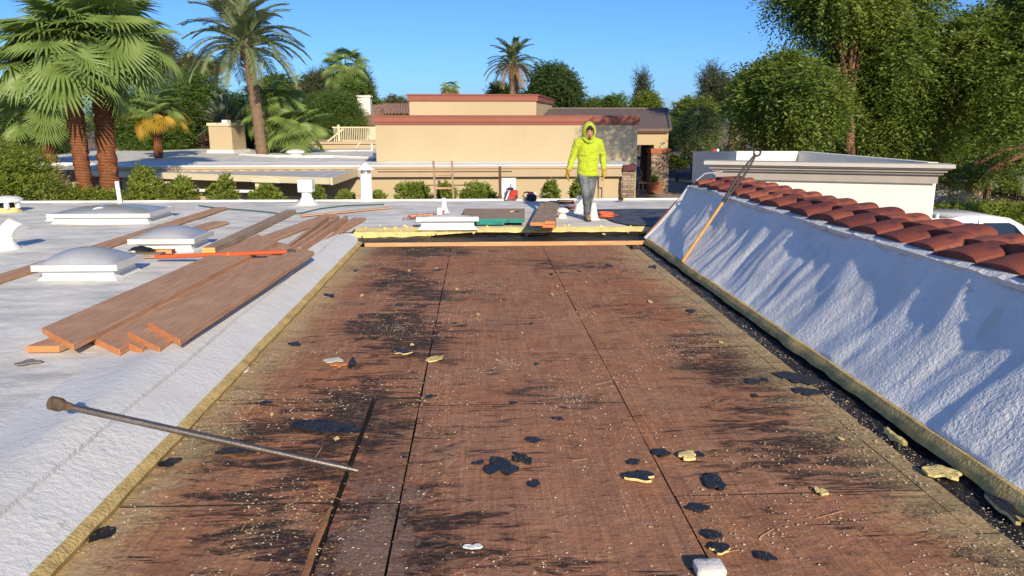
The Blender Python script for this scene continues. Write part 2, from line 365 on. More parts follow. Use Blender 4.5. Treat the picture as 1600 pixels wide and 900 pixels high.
DX0, DX1, DX2, DX3, DX4 = -1.80, -.375, .93, 2.15, 2.275
def build_deck():
    b = MB(); b.box(-2.1, -3.2, -.16, 2.75, 11.9, -.028)
    d = tag(b.build('roof_deck', plain('felt_and_dark_edges', (.018, .016, .016), .85, .3), None), kind='structure')
    def sheet(x0, y0, x1, y1, dz=0.0, tilt=0.0):
        m = MB(); g = .003; nx, ny = max(2, int((x1 - x0) / .2)), max(2, int((y1 - y0) / .2))
        s = random.random() * 50
        V = []; F = []
        for j in range(ny + 1):
            for i in range(nx + 1):
                x = x0 + g + (x1 - x0 - 2 * g) * i / nx; y = y0 + .005 + (y1 - y0 - .010) * j / ny
                if i == 0 or i == nx: x += .004 * fb(y * 3, s)
                z = dz + tilt * ((x - x0) / (x1 - x0) - .5) + .003 * fb(x * 1.5, y * 1.5, s)
                V.append((x, y, z))
        n = nx + 1; k = len(V)
        for j in range(ny):
            for i in range(nx): F.append((j * n + i, j * n + i + 1, (j + 1) * n + i + 1, (j + 1) * n + i))
        ring = [i for i in range(n)] + [j * n + nx for j in range(1, ny + 1)] + [ny * n + i for i in range(nx - 1, -1, -1)] + [j * n for j in range(ny - 1, 0, -1)]
        V += [(V[i][0], V[i][1], -.027) for i in ring]
        for q in range(len(ring)): F.append((ring[q], k + q, k + (q + 1) % len(ring), ring[(q + 1) % len(ring)]))
        m.add(V, F); so = m.build('plywood_sheet', DECK, d); so.data.materials.append(MATS['felt_and_dark_edges']); so.data.polygons.foreach_set('material_index', [0] * (nx * ny) + [1] * (len(so.data.polygons) - nx * ny))  # sheet edges coloured black as joint shade, since the sun lit their plywood
    ya = [-3.1, -1.53, .91, 3.35, 5.79, 8.23, 10.98]; yb = [-3.1, -2.7, -.28, 2.16, 4.60, 7.04, 9.48, 10.98]
    for i in range(len(ya) - 1):
        y0, y1 = ya[i], ya[i + 1]
        if y1 < 5.0: sheet(DX0, y0, -.685, y1, random.uniform(-.002, .001)); sheet(-.665, y0, DX1 - .006, y1, -.006, -.008)
        elif y0 < 5.0: sheet(DX0, y0, -.685, 4.75, .001); sheet(-.665, y0, DX1 - .006, 4.75, -.006, -.006); sheet(DX0, 4.75, DX1 - .006, y1, .001)
        else: sheet(DX0, y0, DX1 - (.006 if y0 < 8 else .002), y1, random.uniform(-.002, .002))
        sheet(DX2 + .001, y0, DX3, y1, random.uniform(-.002, .002), .003); sheet(DX3 + .003, y0 - .4 if i else y0, DX4, y1 - .4, -.003)
    for i in range(len(yb) - 1): sheet(DX1, yb[i], DX2 - .001, yb[i + 1], random.uniform(-.002, .002))
    # lifted splinter of plywood and a torn felt strip along the worn gutter
    m = MB(); P = [(-.69 + .012 * fb(k * .7, 3), 1.6 + .17 * k, .012 + .012 * abs(fb(k * .5, 9))) for k in range(11)]
    m.tube(P, [.004] + [.016] * 9 + [.006], 5, flat=.5); m.build('wood_splinter', plain('raw_split_wood', (.34, .16, .07), .8, .3, 9, 60, .4), d)
    return d
deck = build_deck()

RZ = .16                                        # level of the coated roofs left and beyond
def curb_profile(y):
    a = .012 * fb(y * 1.6, 1); b = .014 * fb(y * .9, 7); e = .006 * fb(y * 7, 3)
    return [(-1.715 + a + e, .062), (-1.76 + a, .092), (-1.85 + a, .128), (-1.952 + b, .174), (-1.960 + b, .150), (-1.972 + b, .186),
            (-2.05 + b, .215 + .012 * fb(y * 1.1, 5)), (-2.12 + b, .232 + .014 * fb(y * 1.1, 5)), (-2.20, .222 + .010 * fb(y * 1.1, 6)), (-2.30, .196), (-2.42, RZ + .012 + .01 * fb(y, 2)), (-2.6, RZ)]
def build_left_roof():
    ys = [-3 + .03 * i for i in range(468)]; ys = [y for y in ys if y < 11.0]; V = []; F = []; n = 12
    for y in ys: V += [(x, y, z) for x, z in curb_profile(y)]
    last = curb_profile(ys[-1]); 
    for k, (dy, f) in enumerate(((.10, .93), (.2, .78), (.28, .4), (.33, .0))):          # rounded far end of the curb
        V += [(x - .10 * (1 - f), ys[-1] + dy, RZ + (z - RZ) * f if z > RZ else z + (RZ - z) * (1 - f) * .8) for x, z in last]
    m = len(V) // n
    for j in range(m - 1):
        for i in range(n - 1): F.append((j * n + i, (j + 1) * n + i, (j + 1) * n + i + 1, j * n + i + 1))
    r = MB()
    # flat field, lightly uneven
    def field(x0, x1, y0, y1, st):
        nx, ny = max(1, round((x1 - x0) / st)), max(1, round((y1 - y0) / st)); vs = []
        for j in range(ny + 1):
            for i in range(nx + 1):
                x = x0 + (x1 - x0) * i / nx; y = y0 + (y1 - y0) * j / ny
                inner = 0 < i < nx and 0 < j < ny
                vs.append((x, y, RZ + (.012 * fb(x * .8, y * .8) + .006 * fb(x * 2.5, y * 2.5, 4) if inner else 0)))
        q = nx + 1; r.add(vs, [(j * q + i, j * q + i + 1, (j + 1) * q + i + 1, (j + 1) * q + i) for j in range(ny) for i in range(nx)])
    field(-14, -2.6, -3, 11.33, .2)
    V0 = MB(); V0.add(V, F)
    field(-14, -2.6, 11.33, 15.9, .2); field(-2.6, -1.86, 11.33, 15.9, .2)
    field(-1.86, 4.6, 11.78, 15.9, .2)
    r.box(-14, 15.9, -.5, 4.6, 15.98, RZ + .035)      # raised far lip
    o = r.build('flat_roof', FOAM, None, True); tag(o, kind='structure')
    V0.build('foam_curb', FOAMW, o, True)
    # cut face of the foam along the deck
    e = MB(); vs = []; fs = []
    for y in ys + [11.03, 11.1]:
        x, z = curb_profile(min(y, 10.98))[0]; x0 = x
        wv = .010 * fb(y * 5, 11) + .008 * fb(y * 1.3, 12)
        vs += [(x0 + .002, y, z + .004), (x0 + .028 + wv * .5, y, z - .006 + wv * .3), (x0 + .052 + wv, y, .034 + wv * .5), (x0 + .040 + wv, y, .002), (x0 - .06, y, -.02)]
    for j in range(len(vs) // 5 - 1):
        for i in range(4): fs.append((j * 5 + i, j * 5 + i + 1, (j + 1) * 5 + i + 1, (j + 1) * 5 + i))
    e.add(vs, fs); e.build('cut_foam_edge', YEL, o, True)
    # far edge: nailer, tarred ledge, foam lip
    nb = MB(); nb.beam((-1.62, 11.02, .02), (2.5, 11.02, .026), .04, .058); nb.build('nailer_board', WOODY, o)
    lg = MB(); vs = []
    for j, yy in enumerate((11.045, 11.2, 11.4, 11.6, 11.74)):
        for i in range(60):
            x = -1.9 + 4.9 * i / 59; vs.append((x, yy, .035 + .014 * j / 4 + .018 * fb(x * 4, yy * 6) + .012 * fb(x * 11, yy * 11)))
    lg.add(vs, [(j * 60 + i, j * 60 + i + 1, (j + 1) * 60 + i + 1, (j + 1) * 60 + i) for j in range(4) for i in range(59)]); lg.build('tarred_ledge', TAR, o, True)
    fl = MB(); vs = []; N = 120
    for i in range(N + 1):
        x = -1.86 + 4.9 * i / N; k = .10 * max(0, 1 - (x + 1.86) / 1.9); wv = .02 * fb(x * 3, 5) + .012 * fb(x * 9, 6)
        vs += [(x, 11.66 - k + wv, .04 + .07 * min(1, max(0, (x + 1.0) / 1.0))), (x, 11.655 - k + wv, .10 + .03 * max(0, 1 - (x + 1.86) / 2.4) + .012 * fb(x * 6, 8)), (x, 11.70 - k * .6 + wv, .13 + .014 * fb(x * 5, 9)), (x, 11.79, RZ + .002)]
    fl.add(vs, [(i * 4 + j, (i + 1) * 4 + j, (i + 1) * 4 + j + 1, i * 4 + j + 1) for i in range(N) for j in range(3)]); fl.build('foam_lip', YEL2, o, True)
    # dark bare membrane patch by the parapet
    mp = MB(); vs = []
    for j in range(12):
        for i in range(12):
            y = 11.75 + 2.3 * j / 11; x0 = 2.35 - .55 * (j / 11) + .15 * fb(y * 2, 1); x = x0 + (4.2 - x0) * i / 11; vs.append((x, y, RZ + .022 + .012 * fb(x * 3, y * 3)))
    mp.add(vs, [(j * 12 + i, j * 12 + i + 1, (j + 1) * 12 + i + 1, (j + 1) * 12 + i) for j in range(11) for i in range(11)])
    t = T('blue_black_membrane'); p = t.pos(); nn = t.noise(t.scale(p, (1, 3, 1)), 4, 6, .65)
    mp.build('bare_membrane', t.done(t.mix(t.mr(nn, .38, .64), (.022, .027, .036), (.16, .17, .18)), .6, t.bump(nn, .6, .02)), o, True)
    # green-grey ragged patches and loose foam lumps along the torn lip
    lm = MB()
    for k in range(60):
        x = random.choice((random.uniform(-1.75, -.2), random.uniform(-1.75, 2.5))); y = random.uniform(11.5, 12.1); s = random.uniform(.008, .03)
        lm.lathe([(s, 0), (s * .9, s * .5), (s * .3, s * .9)], 0, 0, 5, Matrix.Translation((x, y, RZ * min(1, max(.25, (y - 11.3) * 2.2)))) @ Matrix.Rotation(random.random() * 6, 4, 'Z') @ Matrix.Rotation(random.uniform(-.5, .5), 4, 'X'))
    tag(lm.build('foam_lumps', YEL2, o), kind='stuff')
    # walls of the house under the roof edge
    hw = MB(); hw.box(-13.8, 15.6, -2.4, 4.5, 15.85, -.5); hw.build('house_wall', TAN, o)
    return o
left_roof = build_left_roof()

# ================================================================== PARAPET on the right, with clay tiles
def build_parapet():
    P = thing('parapet', 'white sloping parapet with red clay tiles along its top beside the brown deck', 'parapet', (2.5, 4, 0))
    NS = 44; ys = np.arange(-3, 11.02, .03); prof = []
    x, z = 2.49, .085; L = 0.985; prof.append((x, z)); ang = []
    for k in range(NS):
        a = R(41.0 + 16.5 * ((k + .5) / NS) ** .7); x += math.cos(a) * L / NS; z += math.sin(a) * L / NS; prof.append((x, z)); ang.append(a)
    prof = np.array(prof); ang = np.array(ang + [ang[-1]]); nrm = np.stack([-np.sin(ang), np.cos(ang)], 1)
    V = np.zeros((len(ys), NS + 1, 3))
    for j, y in enumerate(ys):
        for k in range(NS + 1):
            s = k / NS; wy = y + .12 * s + .10 * fb(s * 2.2, y * .5, 2)
            env = .45 + .9 * abs(fb(y * .55, s * 1.6, 9))
            h = .036 * fb(wy * 1.5, s * .7, 3) + .030 * fb(wy * 3.6, s * 1.1, 5) * env + .014 * fb(wy * 8.5, s * 2.2, 8) * env + .002 * fb(wy * 20, s * 5, 1)
            h += .010 * fb(y * .7, s * 2.5, 20) 
            if k == 0: h = h * .3
            V[j, k] = (prof[k, 0] + nrm[k, 0] * h, y, prof[k, 1] + nrm[k, 1] * h)
        V[j, 0, 0] += .012 * fb(y * 1.6, 31) + .008 * fb(y * 5, 32)
    off = np.array(wloc(P)); n = NS + 1
    F = [(j * n + i, j * n + i + 1, (j + 1) * n + i + 1, (j + 1) * n + i) for j in range(len(ys) - 1) for i in range(NS)]
    link('foam_slope', quadmesh('foam_slope', V.reshape(-1, 3) - off, F, True), SLOPE, P)
    # cut yellow edge below it
    vs = []; fs = []
    for j in range(0, len(ys), 2):
        y = ys[j]; x0, _, z0 = V[j, 0]; wv = .012 * fb(y * 1.9, 41) + .008 * fb(y * 6, 42)
        vs += [(x0 + .012, y, z0 + .006), (x0 - .020 + wv * .3, y, z0 + .006), (x0 - .034 + wv * .6, y, z0 - .014), (x0 - .050 + wv, y, z0 * .5 + .01), (x0 - .060 + wv * 1.3, y, .018 + wv * .4), (x0 + .04, y, .012)]
    m = len(vs) // 6
    for j in range(m - 1):
        for i in range(5): fs.append((j * 6 + i, (j + 1) * 6 + i, (j + 1) * 6 + i + 1, j * 6 + i + 1))
    MB().add(vs, fs).build('cut_foam_edge', YEL, P, True)
    # tarred trench between deck and foam
    vs = []; ny = 330; xs = [2.235, 2.29, 2.33, 2.37, 2.41, 2.46, 2.52]
    for j in range(ny):
        y = -3 + 14.0 * j / (ny - 1)
        for i, x in enumerate(xs):
            e = 1 if 0 < i < 6 else 0
            vs.append((x + .03 * fb(y * 2.2, i) * (i < 3), y, -.012 + e * (.022 * fb(y * 2.5, i * .9, 4) + .016 * fb(y * 8, i * 2.0, 6))))
    MB().add(vs, [(j * 7 + i, j * 7 + i + 1, (j + 1) * 7 + i + 1, (j + 1) * 7 + i) for j in range(ny - 1) for i in range(6)]).build('tarred_trench', TAR, P, True)
    # core: back wall, far end and rear slope
    tx, tz = prof[-1]
    co = MB(); co.prism([(0, 0)] * 0 or [(2.56, .02), (tx + .02, tz - .01), (tx + .36, tz + .07), (tx + .95, tz - .25), (tx + .95, -2.3), (2.56, -2.3)], -3, 11.0)
    co.v = [(a, z_, b) for a, b, z_ in co.v]; co.build('wall_core', WSTU, P)
    # white return lip at the far end, catching the sun
    rl = MB()
    for k in range(0, NS, 1):
        p0, p1 = prof[k], prof[k + 1]; wv = .012 * fb(k * .5, 3)
        rl.add([(p0[0] - .012, 10.98, p0[1] - .03), (p1[0] - .012, 10.98, p1[1] - .03), (p1[0] - .05, 11.07 + wv, p1[1] + .012), (p0[0] - .05, 11.07 + wv, p0[1] + .012), (p0[0] + .05, 11.09, p0[1] - .09), (p1[0] + .05, 11.09, p1[1] - .09)], [(0, 1, 2, 3), (3, 2, 5, 4)])
    rl.build('edge_lip', FOAMW, P, True)
    rd = MB(); rd.beam((2.50, 11.12, .13), (tx + .06, 11.12, tz + .04), .05, .04); rd.build('rake_trim', CAPR, P)
    # ragged white flashing under the tiles
    vs = []; fs = []; jj = 0
    for j in range(0, len(ys)):
        y = ys[j]; wv = .008 * fb(y * 6, 51) + .007 * fb(y * 17, 52); st = .012 if fb(y * 1.3, 53) > .1 else 0
        vs += [(tx - .030 - st, y, tz - .032 + wv), (tx - .045 - st, y, tz + .004 + wv), (tx + .02, y, tz + .030), (tx + .12, y, tz + .03)]
    for j in range(len(ys) - 1):
        for i in range(3): fs.append((j * 4 + i, (j + 1) * 4 + i, (j + 1) * 4 + i + 1, j * 4 + i + 1))
    MB().add(vs, fs).build('flashing', FOAMW, P)
    # clay barrel tiles: local x runs down the slope, y along the parapet
    def tile_mesh(L, w0, w1, hgt):
        vs = []; fs = []; N = 10; ns = 6
        for k in range(ns + 1):
            s = k / ns; wd = w0 + (w1 - w0) * s
            for sh in (0, 1):
                for i in range(N + 1):
                    a = math.pi * i / N; r_ = 1 - .1 * sh
                    vs.append((-L * s, -math.cos(a) * wd * .5 * r_, math.sin(a) ** .85 * hgt * (r_ if sh else 1) - .012 * sh))
        q = 2 * (N + 1)
        for k in range(ns):
            for sh in (0, 1):
                for i in range(N):
                    b_ = k * q + sh * (N + 1) + i; f = (b_, b_ + 1, b_ + q + 1, b_ + q); fs.append(f if sh == 0 else f[::-1])
        for k in (0, ns):
            for i in range(N): b_ = k * q + i; fs.append((b_, b_ + 1, b_ + N + 2, b_ + N + 1))
        for k in (0, ns): fs.append([k * q + N + 1 + i for i in range(N + 1)])
        m = MB(); m.add(vs, fs); return m.mesh('clay_tile', smooth=35)
    tm = [tile_mesh(.33, .40, .46, .088), tile_mesh(.33, .41, .47, .082)]
    for row, (x0, z0, dn, ph) in enumerate(((tx + .345, tz + .06, 12, .0), (tx + .60, tz + .075, 5, .2), (tx + .90, tz - .16, -28, .1))):
        y = -2.8 + ph
        while y < 11.15:
            o = link('clay_tile', tm[random.randrange(2)], TILE, P)
            o.location = Vector((x0 + random.uniform(-.012, .012), y + random.uniform(-.012, .012), z0 + random.uniform(-.006, .008))) - wloc(P)
            o.rotation_euler = (R(random.uniform(-4, 4) - 7), R(-dn + random.uniform(-2.5, 2.5)), R(random.uniform(-5, 5) + 6))
            if dn < 0: o.rotation_euler = (0, R(28), 0)
            y += .405
    # mortar bed that closes the tiles
    mb_ = MB(); mb_.prism([(tx + .02, tz + .02), (tx + .3, tz + .07), (tx + .3, tz + .10), (tx + .53, tz + .12), (tx + .95, tz - .2), (tx + .3, tz - .1)], -2.9, 11.1)
    mb_.v = [(a, z_, b) for a, b, z_ in mb_.v]; mb_.build('mortar_bed', plain('grey_mortar', (.2, .12, .09), .9, .2), P)
    # thin cord tied over the end tiles
    return P, prof
parapet, PPROF = build_parapet()
exec_buildings = True

# ================================================================== BUILDINGS
def tan_building():
    Y = 24.0; B = thing('tan_building', 'long tan stucco building with red brown parapet trim behind the worker', 'building', (1, Y, GZ(0, Y)))
    xl, xr = PY(588, 240, Y).x, PY(995, 240, Y).x; zt = PY(700, 180, Y).z; zc = PY(700, 192, Y).z
    m = MB(); m.box(xl, Y, -.9, xr, Y + 9, zc - .01); m.build('wall', TAN, B)
    m = MB(); m.box(xl - .06, Y - .06, zc + .03, xr + .06, Y + 9.06, zc + .16); m.build('parapet_cap', CAPR, B)
    m = MB(); m.box(xl - .02, Y - .03, zc - .06, xr + .02, Y + 9.03, zc + .028); m.box(xl - .03, Y - .035, zc + .162, xr + .03, Y + 9.04, zt); m.build('cap_moulding', plain('red_brown_moulding', (.25, .085, .055), .65, .1), B)
    # lower storey projecting forward, with white coated ledge
    y2 = 22.9; zl = PY(700, 258, y2).z; x2 = PY(985, 258, y2).x; x0 = PY(540, 258, y2).x - 6.5
    m = MB(); m.box(x0, y2 + .12, GZ(0, y2) - .3, x2, Y - .002, zl - .34); m.build('lower_wall', TAN, B)
    m = MB(); m.box(x0, y2 - .08, zl - .338, x2 + .06, Y - .004, zl - .10); m.box(x0, y2 - .12, zl - .098, x2 + .07, Y - .005, zl - .03); m.build('fascia', TAN2, B)
    vs = []; N = 90
    for i in range(N + 1):
        x = x0 + (x2 - x0) * i / N; vs += [(x, y2 - .13, zl - .028), (x, y2 - .10, zl + .01 + .01 * fb(x * 2, 1)), (x, Y - .3, zl + .015 + .012 * fb(x, 5)), (x, Y - .02, zl + .06 + .02 * fb(x * 1.5, 7))]
    MB().add(vs, [(i * 4 + j, (i + 1) * 4 + j, (i + 1) * 4 + j + 1, i * 4 + j + 1) for i in range(N) for j in range(3)]).build('roof_ledge', FOAMW, B, True)
    a, b_ = PY(974, 258, y2 - .2), PY(994, 267, y2 - .2)
    m = MB(); m.box(a.x, y2 - .2, b_.z, b_.x, y2 + .5, a.z + .01); m.build('end_cap', CAPD, B)
    # stone pier under the end cap: every course of ledge stones has its own edges
    def stones(x0, x1, y0, y1, z0, z1, par, hh=.075):
        m = MB(); z = z0
        while z < z1 - .02:
            h = min(random.uniform(.6, 1.3) * hh, z1 - z); x = x0
            while x < x1 - .01:
                wd = min(random.uniform(.12, .34), x1 - x); 
                if x1 - x - wd < .06: wd = x1 - x
                pr = random.uniform(.0, .035); m.box(x + .005, y0 - pr, z + .004, x + wd - .005, y0 + .08, z + h - .004); x += wd
            y = y0
            while y < y1 - .01:
                wd = min(random.uniform(.12, .34), y1 - y); pr = random.uniform(0, .035)
                m.box(x1 - .08, y + .005, z + .004, x1 + pr, y + wd - .005, z + h - .004); m.box(x0 - pr, y + .005, z + .004, x0 + .08, y + wd - .005, z + h - .004); y += wd
            z += h
        tag(m.build('ledge_stones', STONE, par), kind='stuff')
        k = MB(); k.box(x0 + .03, y0 + .03, z0, x1 - .03, y1 - .03, z1 - .002); k.build('pier_core', plain('dark_mortar', (.05, .04, .035), .9, .2), par)
    stones(PY(972, 300, y2 - .1).x, PY(991, 300, y2 - .1).x, y2 - .1, y2 + .5, GZ(0, y2) - .3, b_.z - .01, B)
    # conduit boxes on the lower wall by the worker
    m = MB(); p0 = PY(936, 285, y2); p = PY(939, 300, y2)
    m.box(p0.x, y2, p0.z - .15, p0.x + .11, y2 + .118, p0.z + .32); m.build('meter_box', TAN2, B)
    m = MB(); m.tube([(p0.x + .02, y2 + .07, zl - .36), (p0.x + .02, y2 + .07, -1)], .022, 6); m.tube([(p0.x + .13, y2 + .07, zl - .36), (p0.x + .13, y2 + .07, -1)], .03, 6); m.build('conduit', TAN2, B)
    for (u, v, du, dv) in ((686.5, 284.5, 3.5, 5.0), (736, 292, 2.4, 3.0)):
        q = PY(u, v, y2 + .1); m = MB(); m.box(q.x - du / 100, y2 + .07, q.z - dv / 100, q.x + du / 100, y2 + .119, q.z + dv / 100); m.build('outlet_box', plain('bronze_box', (.1, .07, .05), .5, .2), B)
    q = PY(689, 296, y2); m = MB(); m.tube([(PY(668, 288.5, y2).x, y2 + .1, q.z + .12), (PY(735, 288.5, y2).x, y2 + .1, q.z + .12)], .012, 5); m.tube([(PY(590, 264, y2 - .1).x, y2 - .10, zl - .18), (PY(800, 264, y2 - .1).x, y2 - .10, zl - .18)], .012, 5); m.build('cable', plain('cable_brown', (.18, .09, .06), .7, .1), B)
    # taller volume behind
    Y3 = 30.0; a, b_ = PY(639, 147, Y3), PY(838, 158, Y3); c2 = PY(863, 165, 36.0)
    poly = [(a.x, Y3), (b_.x, Y3), (c2.x, 36.0), (a.x, 37)]
    U = thing('tan_upper_block', 'smaller tan stucco block with red brown trim rising behind the long wall', 'building', (a.x, Y3, GZ(0, Y3)))
    def off(pl, d): 
        cx = sum(p[0] for p in pl) / 4; cy = sum(p[1] for p in pl) / 4
        return [(x + d * (1 if x > cx else -1), y + d * (1 if y > cy else -1)) for x, y in pl]
    MB().prism(poly, GZ(0, Y3) - .3, b_.z).build('wall', TAN, U)
    MB().prism(off(poly, .06), b_.z + .002, a.z - .06).build('parapet_cap', CAPR, U)
    MB().prism(off(poly, .09), a.z - .058, a.z).build('cap_moulding', plain('red_brown_moulding', None), U)
    # shingled wing with arched portico and stone pillar
    Y4 = 28.5; S = thing('shingled_wing', 'tan building wing with grey brown shingle roof and open stone pillar portico', 'building', (5, Y4, GZ(0, Y4)))
    rl, rr = PY(846, 168, 34.5), PY(1042, 171, 34.5); el, er = PY(820, 205, Y4 - .5), PY(1047, 201, Y4 - .5)
    vs = [(el.x, el.y, er.z), (er.x, er.y, er.z), (rr.x, 34.5, rr.z), (rl.x, 34.5, rr.z)]; 
    MB().add(vs + [(x, y, z - .1) for x, y, z in vs], [(0, 1, 2, 3), (4, 5, 1, 0), (5, 6, 2, 1), (7, 6, 5, 4), (3, 2, 6, 7), (0, 3, 7, 4)]).build('shingle_roof', SHING, S)
    m = MB(); m.beam((er.x + .02, er.y - .02, er.z - .01), (rr.x + .02, 34.5, rr.z + .02), .10, .09); m.beam((rl.x, 34.5, rr.z + .04), (rr.x, 34.5, rr.z + .04), .16, .07); m.build('verge_trim', plain('grey_trim', (.16, .12, .11), .7, .1), S)
    # small hipped piece in front
    h = [PY(838, 203, 29), PY(842, 160, 33), PY(882, 181, 31)]
    fz = er.z - .06; fa = PY(990, 207, Y4 - .42); fd = PY(1044, 207, Y4 - .42)
    m = MB(); m.box(el.x, Y4 - .42, fa.z - .02, fd.x, Y4 - .36, fz); m.build('fascia', CAPR, S)
    wl, wr = PY(996, 215, Y4).x, PY(1041, 215, Y4).x; zo = PY(1000, 226, Y4).z; pxl, pxr = PY(1015.5, 260, Y4).x, PY(1041.5, 260, Y4).x; pz = PY(1025, 239, Y4).z; zw = PY(1025, 231.5, Y4).z
    m = MB(); m.box(wl - 3, Y4 - .3, zo, wr, Y4 + .4, fz - .05); m.box(PY(1019, 230, Y4).x, Y4 - .298, zw, wr, Y4 + .398, zo - .001); m.build('wall', TAN, S)
    m = MB(); m.box(el.x, Y4 + 3.2, -1, xr - .5, 34, fz - .06); m.build('rear_wall', TAN, S)
    m = MB(); m.box(pxl - .06, Y4 - .34, pz, pxr + .06, Y4 + .44, zw - .002); m.build('pillar_cap', plain('terracotta_trim', (.36, .12, .065), .7, .1), S)
    stones(pxl, pxr, Y4 - .3, Y4 + .4, GZ(0, Y4) - .1, pz - .002, S)
    m = MB(); m.box(PY(1010, 260, Y4 + 1.2).x - .1, Y4 + 1.6, -1, PY(1010, 260, Y4 + 1.2).x + .14, Y4 + 1.9, zo + .2); m.build('rear_post', plain('dark_post', (.10, .06, .045), .8, .2), S)
    return B
tan_building()

def left_house():
    B = thing('flat_roof_house', 'low flat roofed house with white coated roof and long cream fascia beyond the palms', 'house', (-8, 26, GZ(0, 26)))
    zr = .34
    fl, fr = PZ(96, 266, zr), PZ(516, 279, zr); ar = PZ(572, 261, zr + .06); al = PZ(96, 256, zr + .06)
    al = Vector((al.x, al.y, zr + .06)); bk = 37.0
    vs = []; nx, ny = 60, 16
    for j in range(ny + 1):
        for i in range(nx + 1):
            f = i / nx; g = j / ny; x0 = al.x - 6 + (ar.x + .05 - al.x + 6) * f; ys = al.y + (ar.y - al.y) * f; y = ys + (bk - ys) * g
            vs.append((x0 + (-.4 * g if i == nx else 0), y, zr + .07 + .03 * fb(x0 * .5, y * .5) + .12 * g))
    q = nx + 1
    MB().add(vs, [(j * q + i, j * q + i + 1, (j + 1) * q + i + 1, (j + 1) * q + i) for j in range(ny) for i in range(nx)]).build('roof', FOAM, B, True)
    lip = MB(); lip.tube([(al.x - 6 + (ar.x - al.x + 6) * i / 60, al.y + (ar.y - al.y) * i / 60, zr + .09 + .025 * fb(i * 2.3, 1)) for i in range(61)], [.06 + .025 * fb(i * 1.7, 4) for i in range(61)], 7); lip.build('roof_edge_bead', FOAMW, B, True)
    # corrugated metal awning: every sheet its own panel
    fl0 = Vector((fl.x - 6, fl.y + (fl.y - fr.y) * 6 / (fr.x - fl.x), 0)); NP = 22
    al0 = Vector((al.x - 6, al.y, 0)); pm = plain('awning_metal', (.58, .56, .50), .5, .12, 3, 40, .05, .4, .25)
    for k in range(NP):
        vs = []; n = 8
        for i in range(n + 1):
            f = (k + i / n) / NP; a = fl0.lerp(fr, f); b_ = al0.lerp(ar, f); rz = .028 if i in (1, 2, 5, 6) else 0.0
            vs += [(a.x, a.y, zr - .02 + rz), (b_.x, b_.y, zr + .055 + rz)]
        MB().add(vs, [(2 * i, 2 * i + 2, 2 * i + 3, 2 * i + 1) for i in range(n)]).build('awning_panel', pm, B)
    m = MB(); a = Vector((fl0.x, fl0.y - .03, zr - .06)); b_ = Vector((fr.x, fr.y - .03, zr - .06)); m.beam(a, b_, .07, .17); m.build('fascia', CREAM, B)
    m = MB(); m.beam((fr.x + .03, fr.y, zr - .07), (ar.x + .12, ar.y + 1.9, zr - .02), .05, .19); m.build('side_fascia', CREAM, B)
    # beam and posts
    q0, q1 = PY(395, 281, 20.6), PY(508, 285, 20.4)
    m = MB(); m.beam(q0, q1, .1, .11); m.build('support_beam', CREAM, B)
    for u in (404, 262, 120):
        p = PY(u, 290, 20.7); m = MB(); m.box(p.x - .07, 20.63, GZ(0, 20.6) - .1, p.x + .07, 20.77, zr - .12); m.build('post', CREAM, B)
    p0, p1 = PY(240, 296, 21.2), PY(403, 299, 20.9); m = MB(); m.beam(p0, p1, .05, .07); m.build('rail', WHITEP, B)
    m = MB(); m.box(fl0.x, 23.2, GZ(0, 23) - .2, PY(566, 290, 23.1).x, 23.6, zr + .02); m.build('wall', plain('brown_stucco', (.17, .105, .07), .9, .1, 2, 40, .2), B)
    m = MB(); m.box(-16, 22.4, GZ(0, 22.5) - .1, PY(600, 300, 22.5).x, 22.55, PY(400, 306, 22.5).z); m.build('low_wall', TAN2, B)
    # white pipes lying along the roof, with small vents
    def rp(u, v): return PZ(u, v, zr + .16)
    m = MB()
    m.tube([rp(u, v) for u, v in ((375, 241.5), (430, 244), (480, 245), (520, 244.5), (560, 246), (586, 247))], .05, 6); m.tube([rp(586, 247), rp(586, 247) + Vector((0, 0, .18))], .09, 6); m.build('roof_pipe', WHITEP, B)
    m = MB(); m.tube([rp(u, v) for u, v in ((380, 235), (440, 236.5), (500, 236.5), (582, 236))], .045, 6); m.tube([rp(581, 236), rp(581, 236) + Vector((0, 0, .3))], .05, 6); m.build('roof_pipe', WHITEP, B)
    g = rp(462, 242); m = MB(); m.lathe([(.26, zr + .1), (.26, zr + .22), (.36, zr + .24), (.34, zr + .32), (.12, zr + .38)], g.x, g.y, 14); m.build('roof_vent', WHITEP, B, 30)
    g = PY(535, 234, 34); m = MB(); m.beam(PY(556, 231, 34), PY(563, 222, 34), .03, .03); m.build('brace', WHITEP, B)
    # rear step of the roof
    a, b_ = PY(463, 225, 37.2), PY(592, 232, 37.2); m = MB(); m.box(a.x, 37.1, -1, b_.x + 1, 42, a.z); m.box(a.x - .1, 37.0, a.z + .002, b_.x + 1, 42.1, a.z + .1); m.build('rear_block', TAN, B)
    a = PY(88, 233, 36.5); b_ = PY(240, 238, 36.5); m = MB(); m.box(a.x, 36.4, b_.z - .2, b_.x, 36.6, a.z); m.build('rear_fascia', CREAM, B)
    # chimney stands on this roof
    Y = 33.0; a, b_ = PY(325, 192, Y), PY(366, 236, Y); C = thing('chimney', 'square tan stucco chimney standing on the white flat roof', 'chimney', (a.x, Y, b_.z))
    wx = b_.x - a.x; Mr = Matrix.Translation((a.x, Y, 0)) @ Matrix.Rotation(R(-8), 4, 'Z')
    m = MB(); m.box(0, 0, b_.z - .2, wx, 1.3, a.z - .12, Mr); m.build('shaft', TAN, C)
    m = MB(); m.box(-.05, -.05, a.z - .118, wx + .05, 1.35, a.z, Mr); m.build('crown', CREAM, C)
    m = MB(); m.box(wx * .38, .45, a.z + .002, wx * .62, .8, a.z + .12, Mr); m.build('flue_outlet', WHITEP, C)
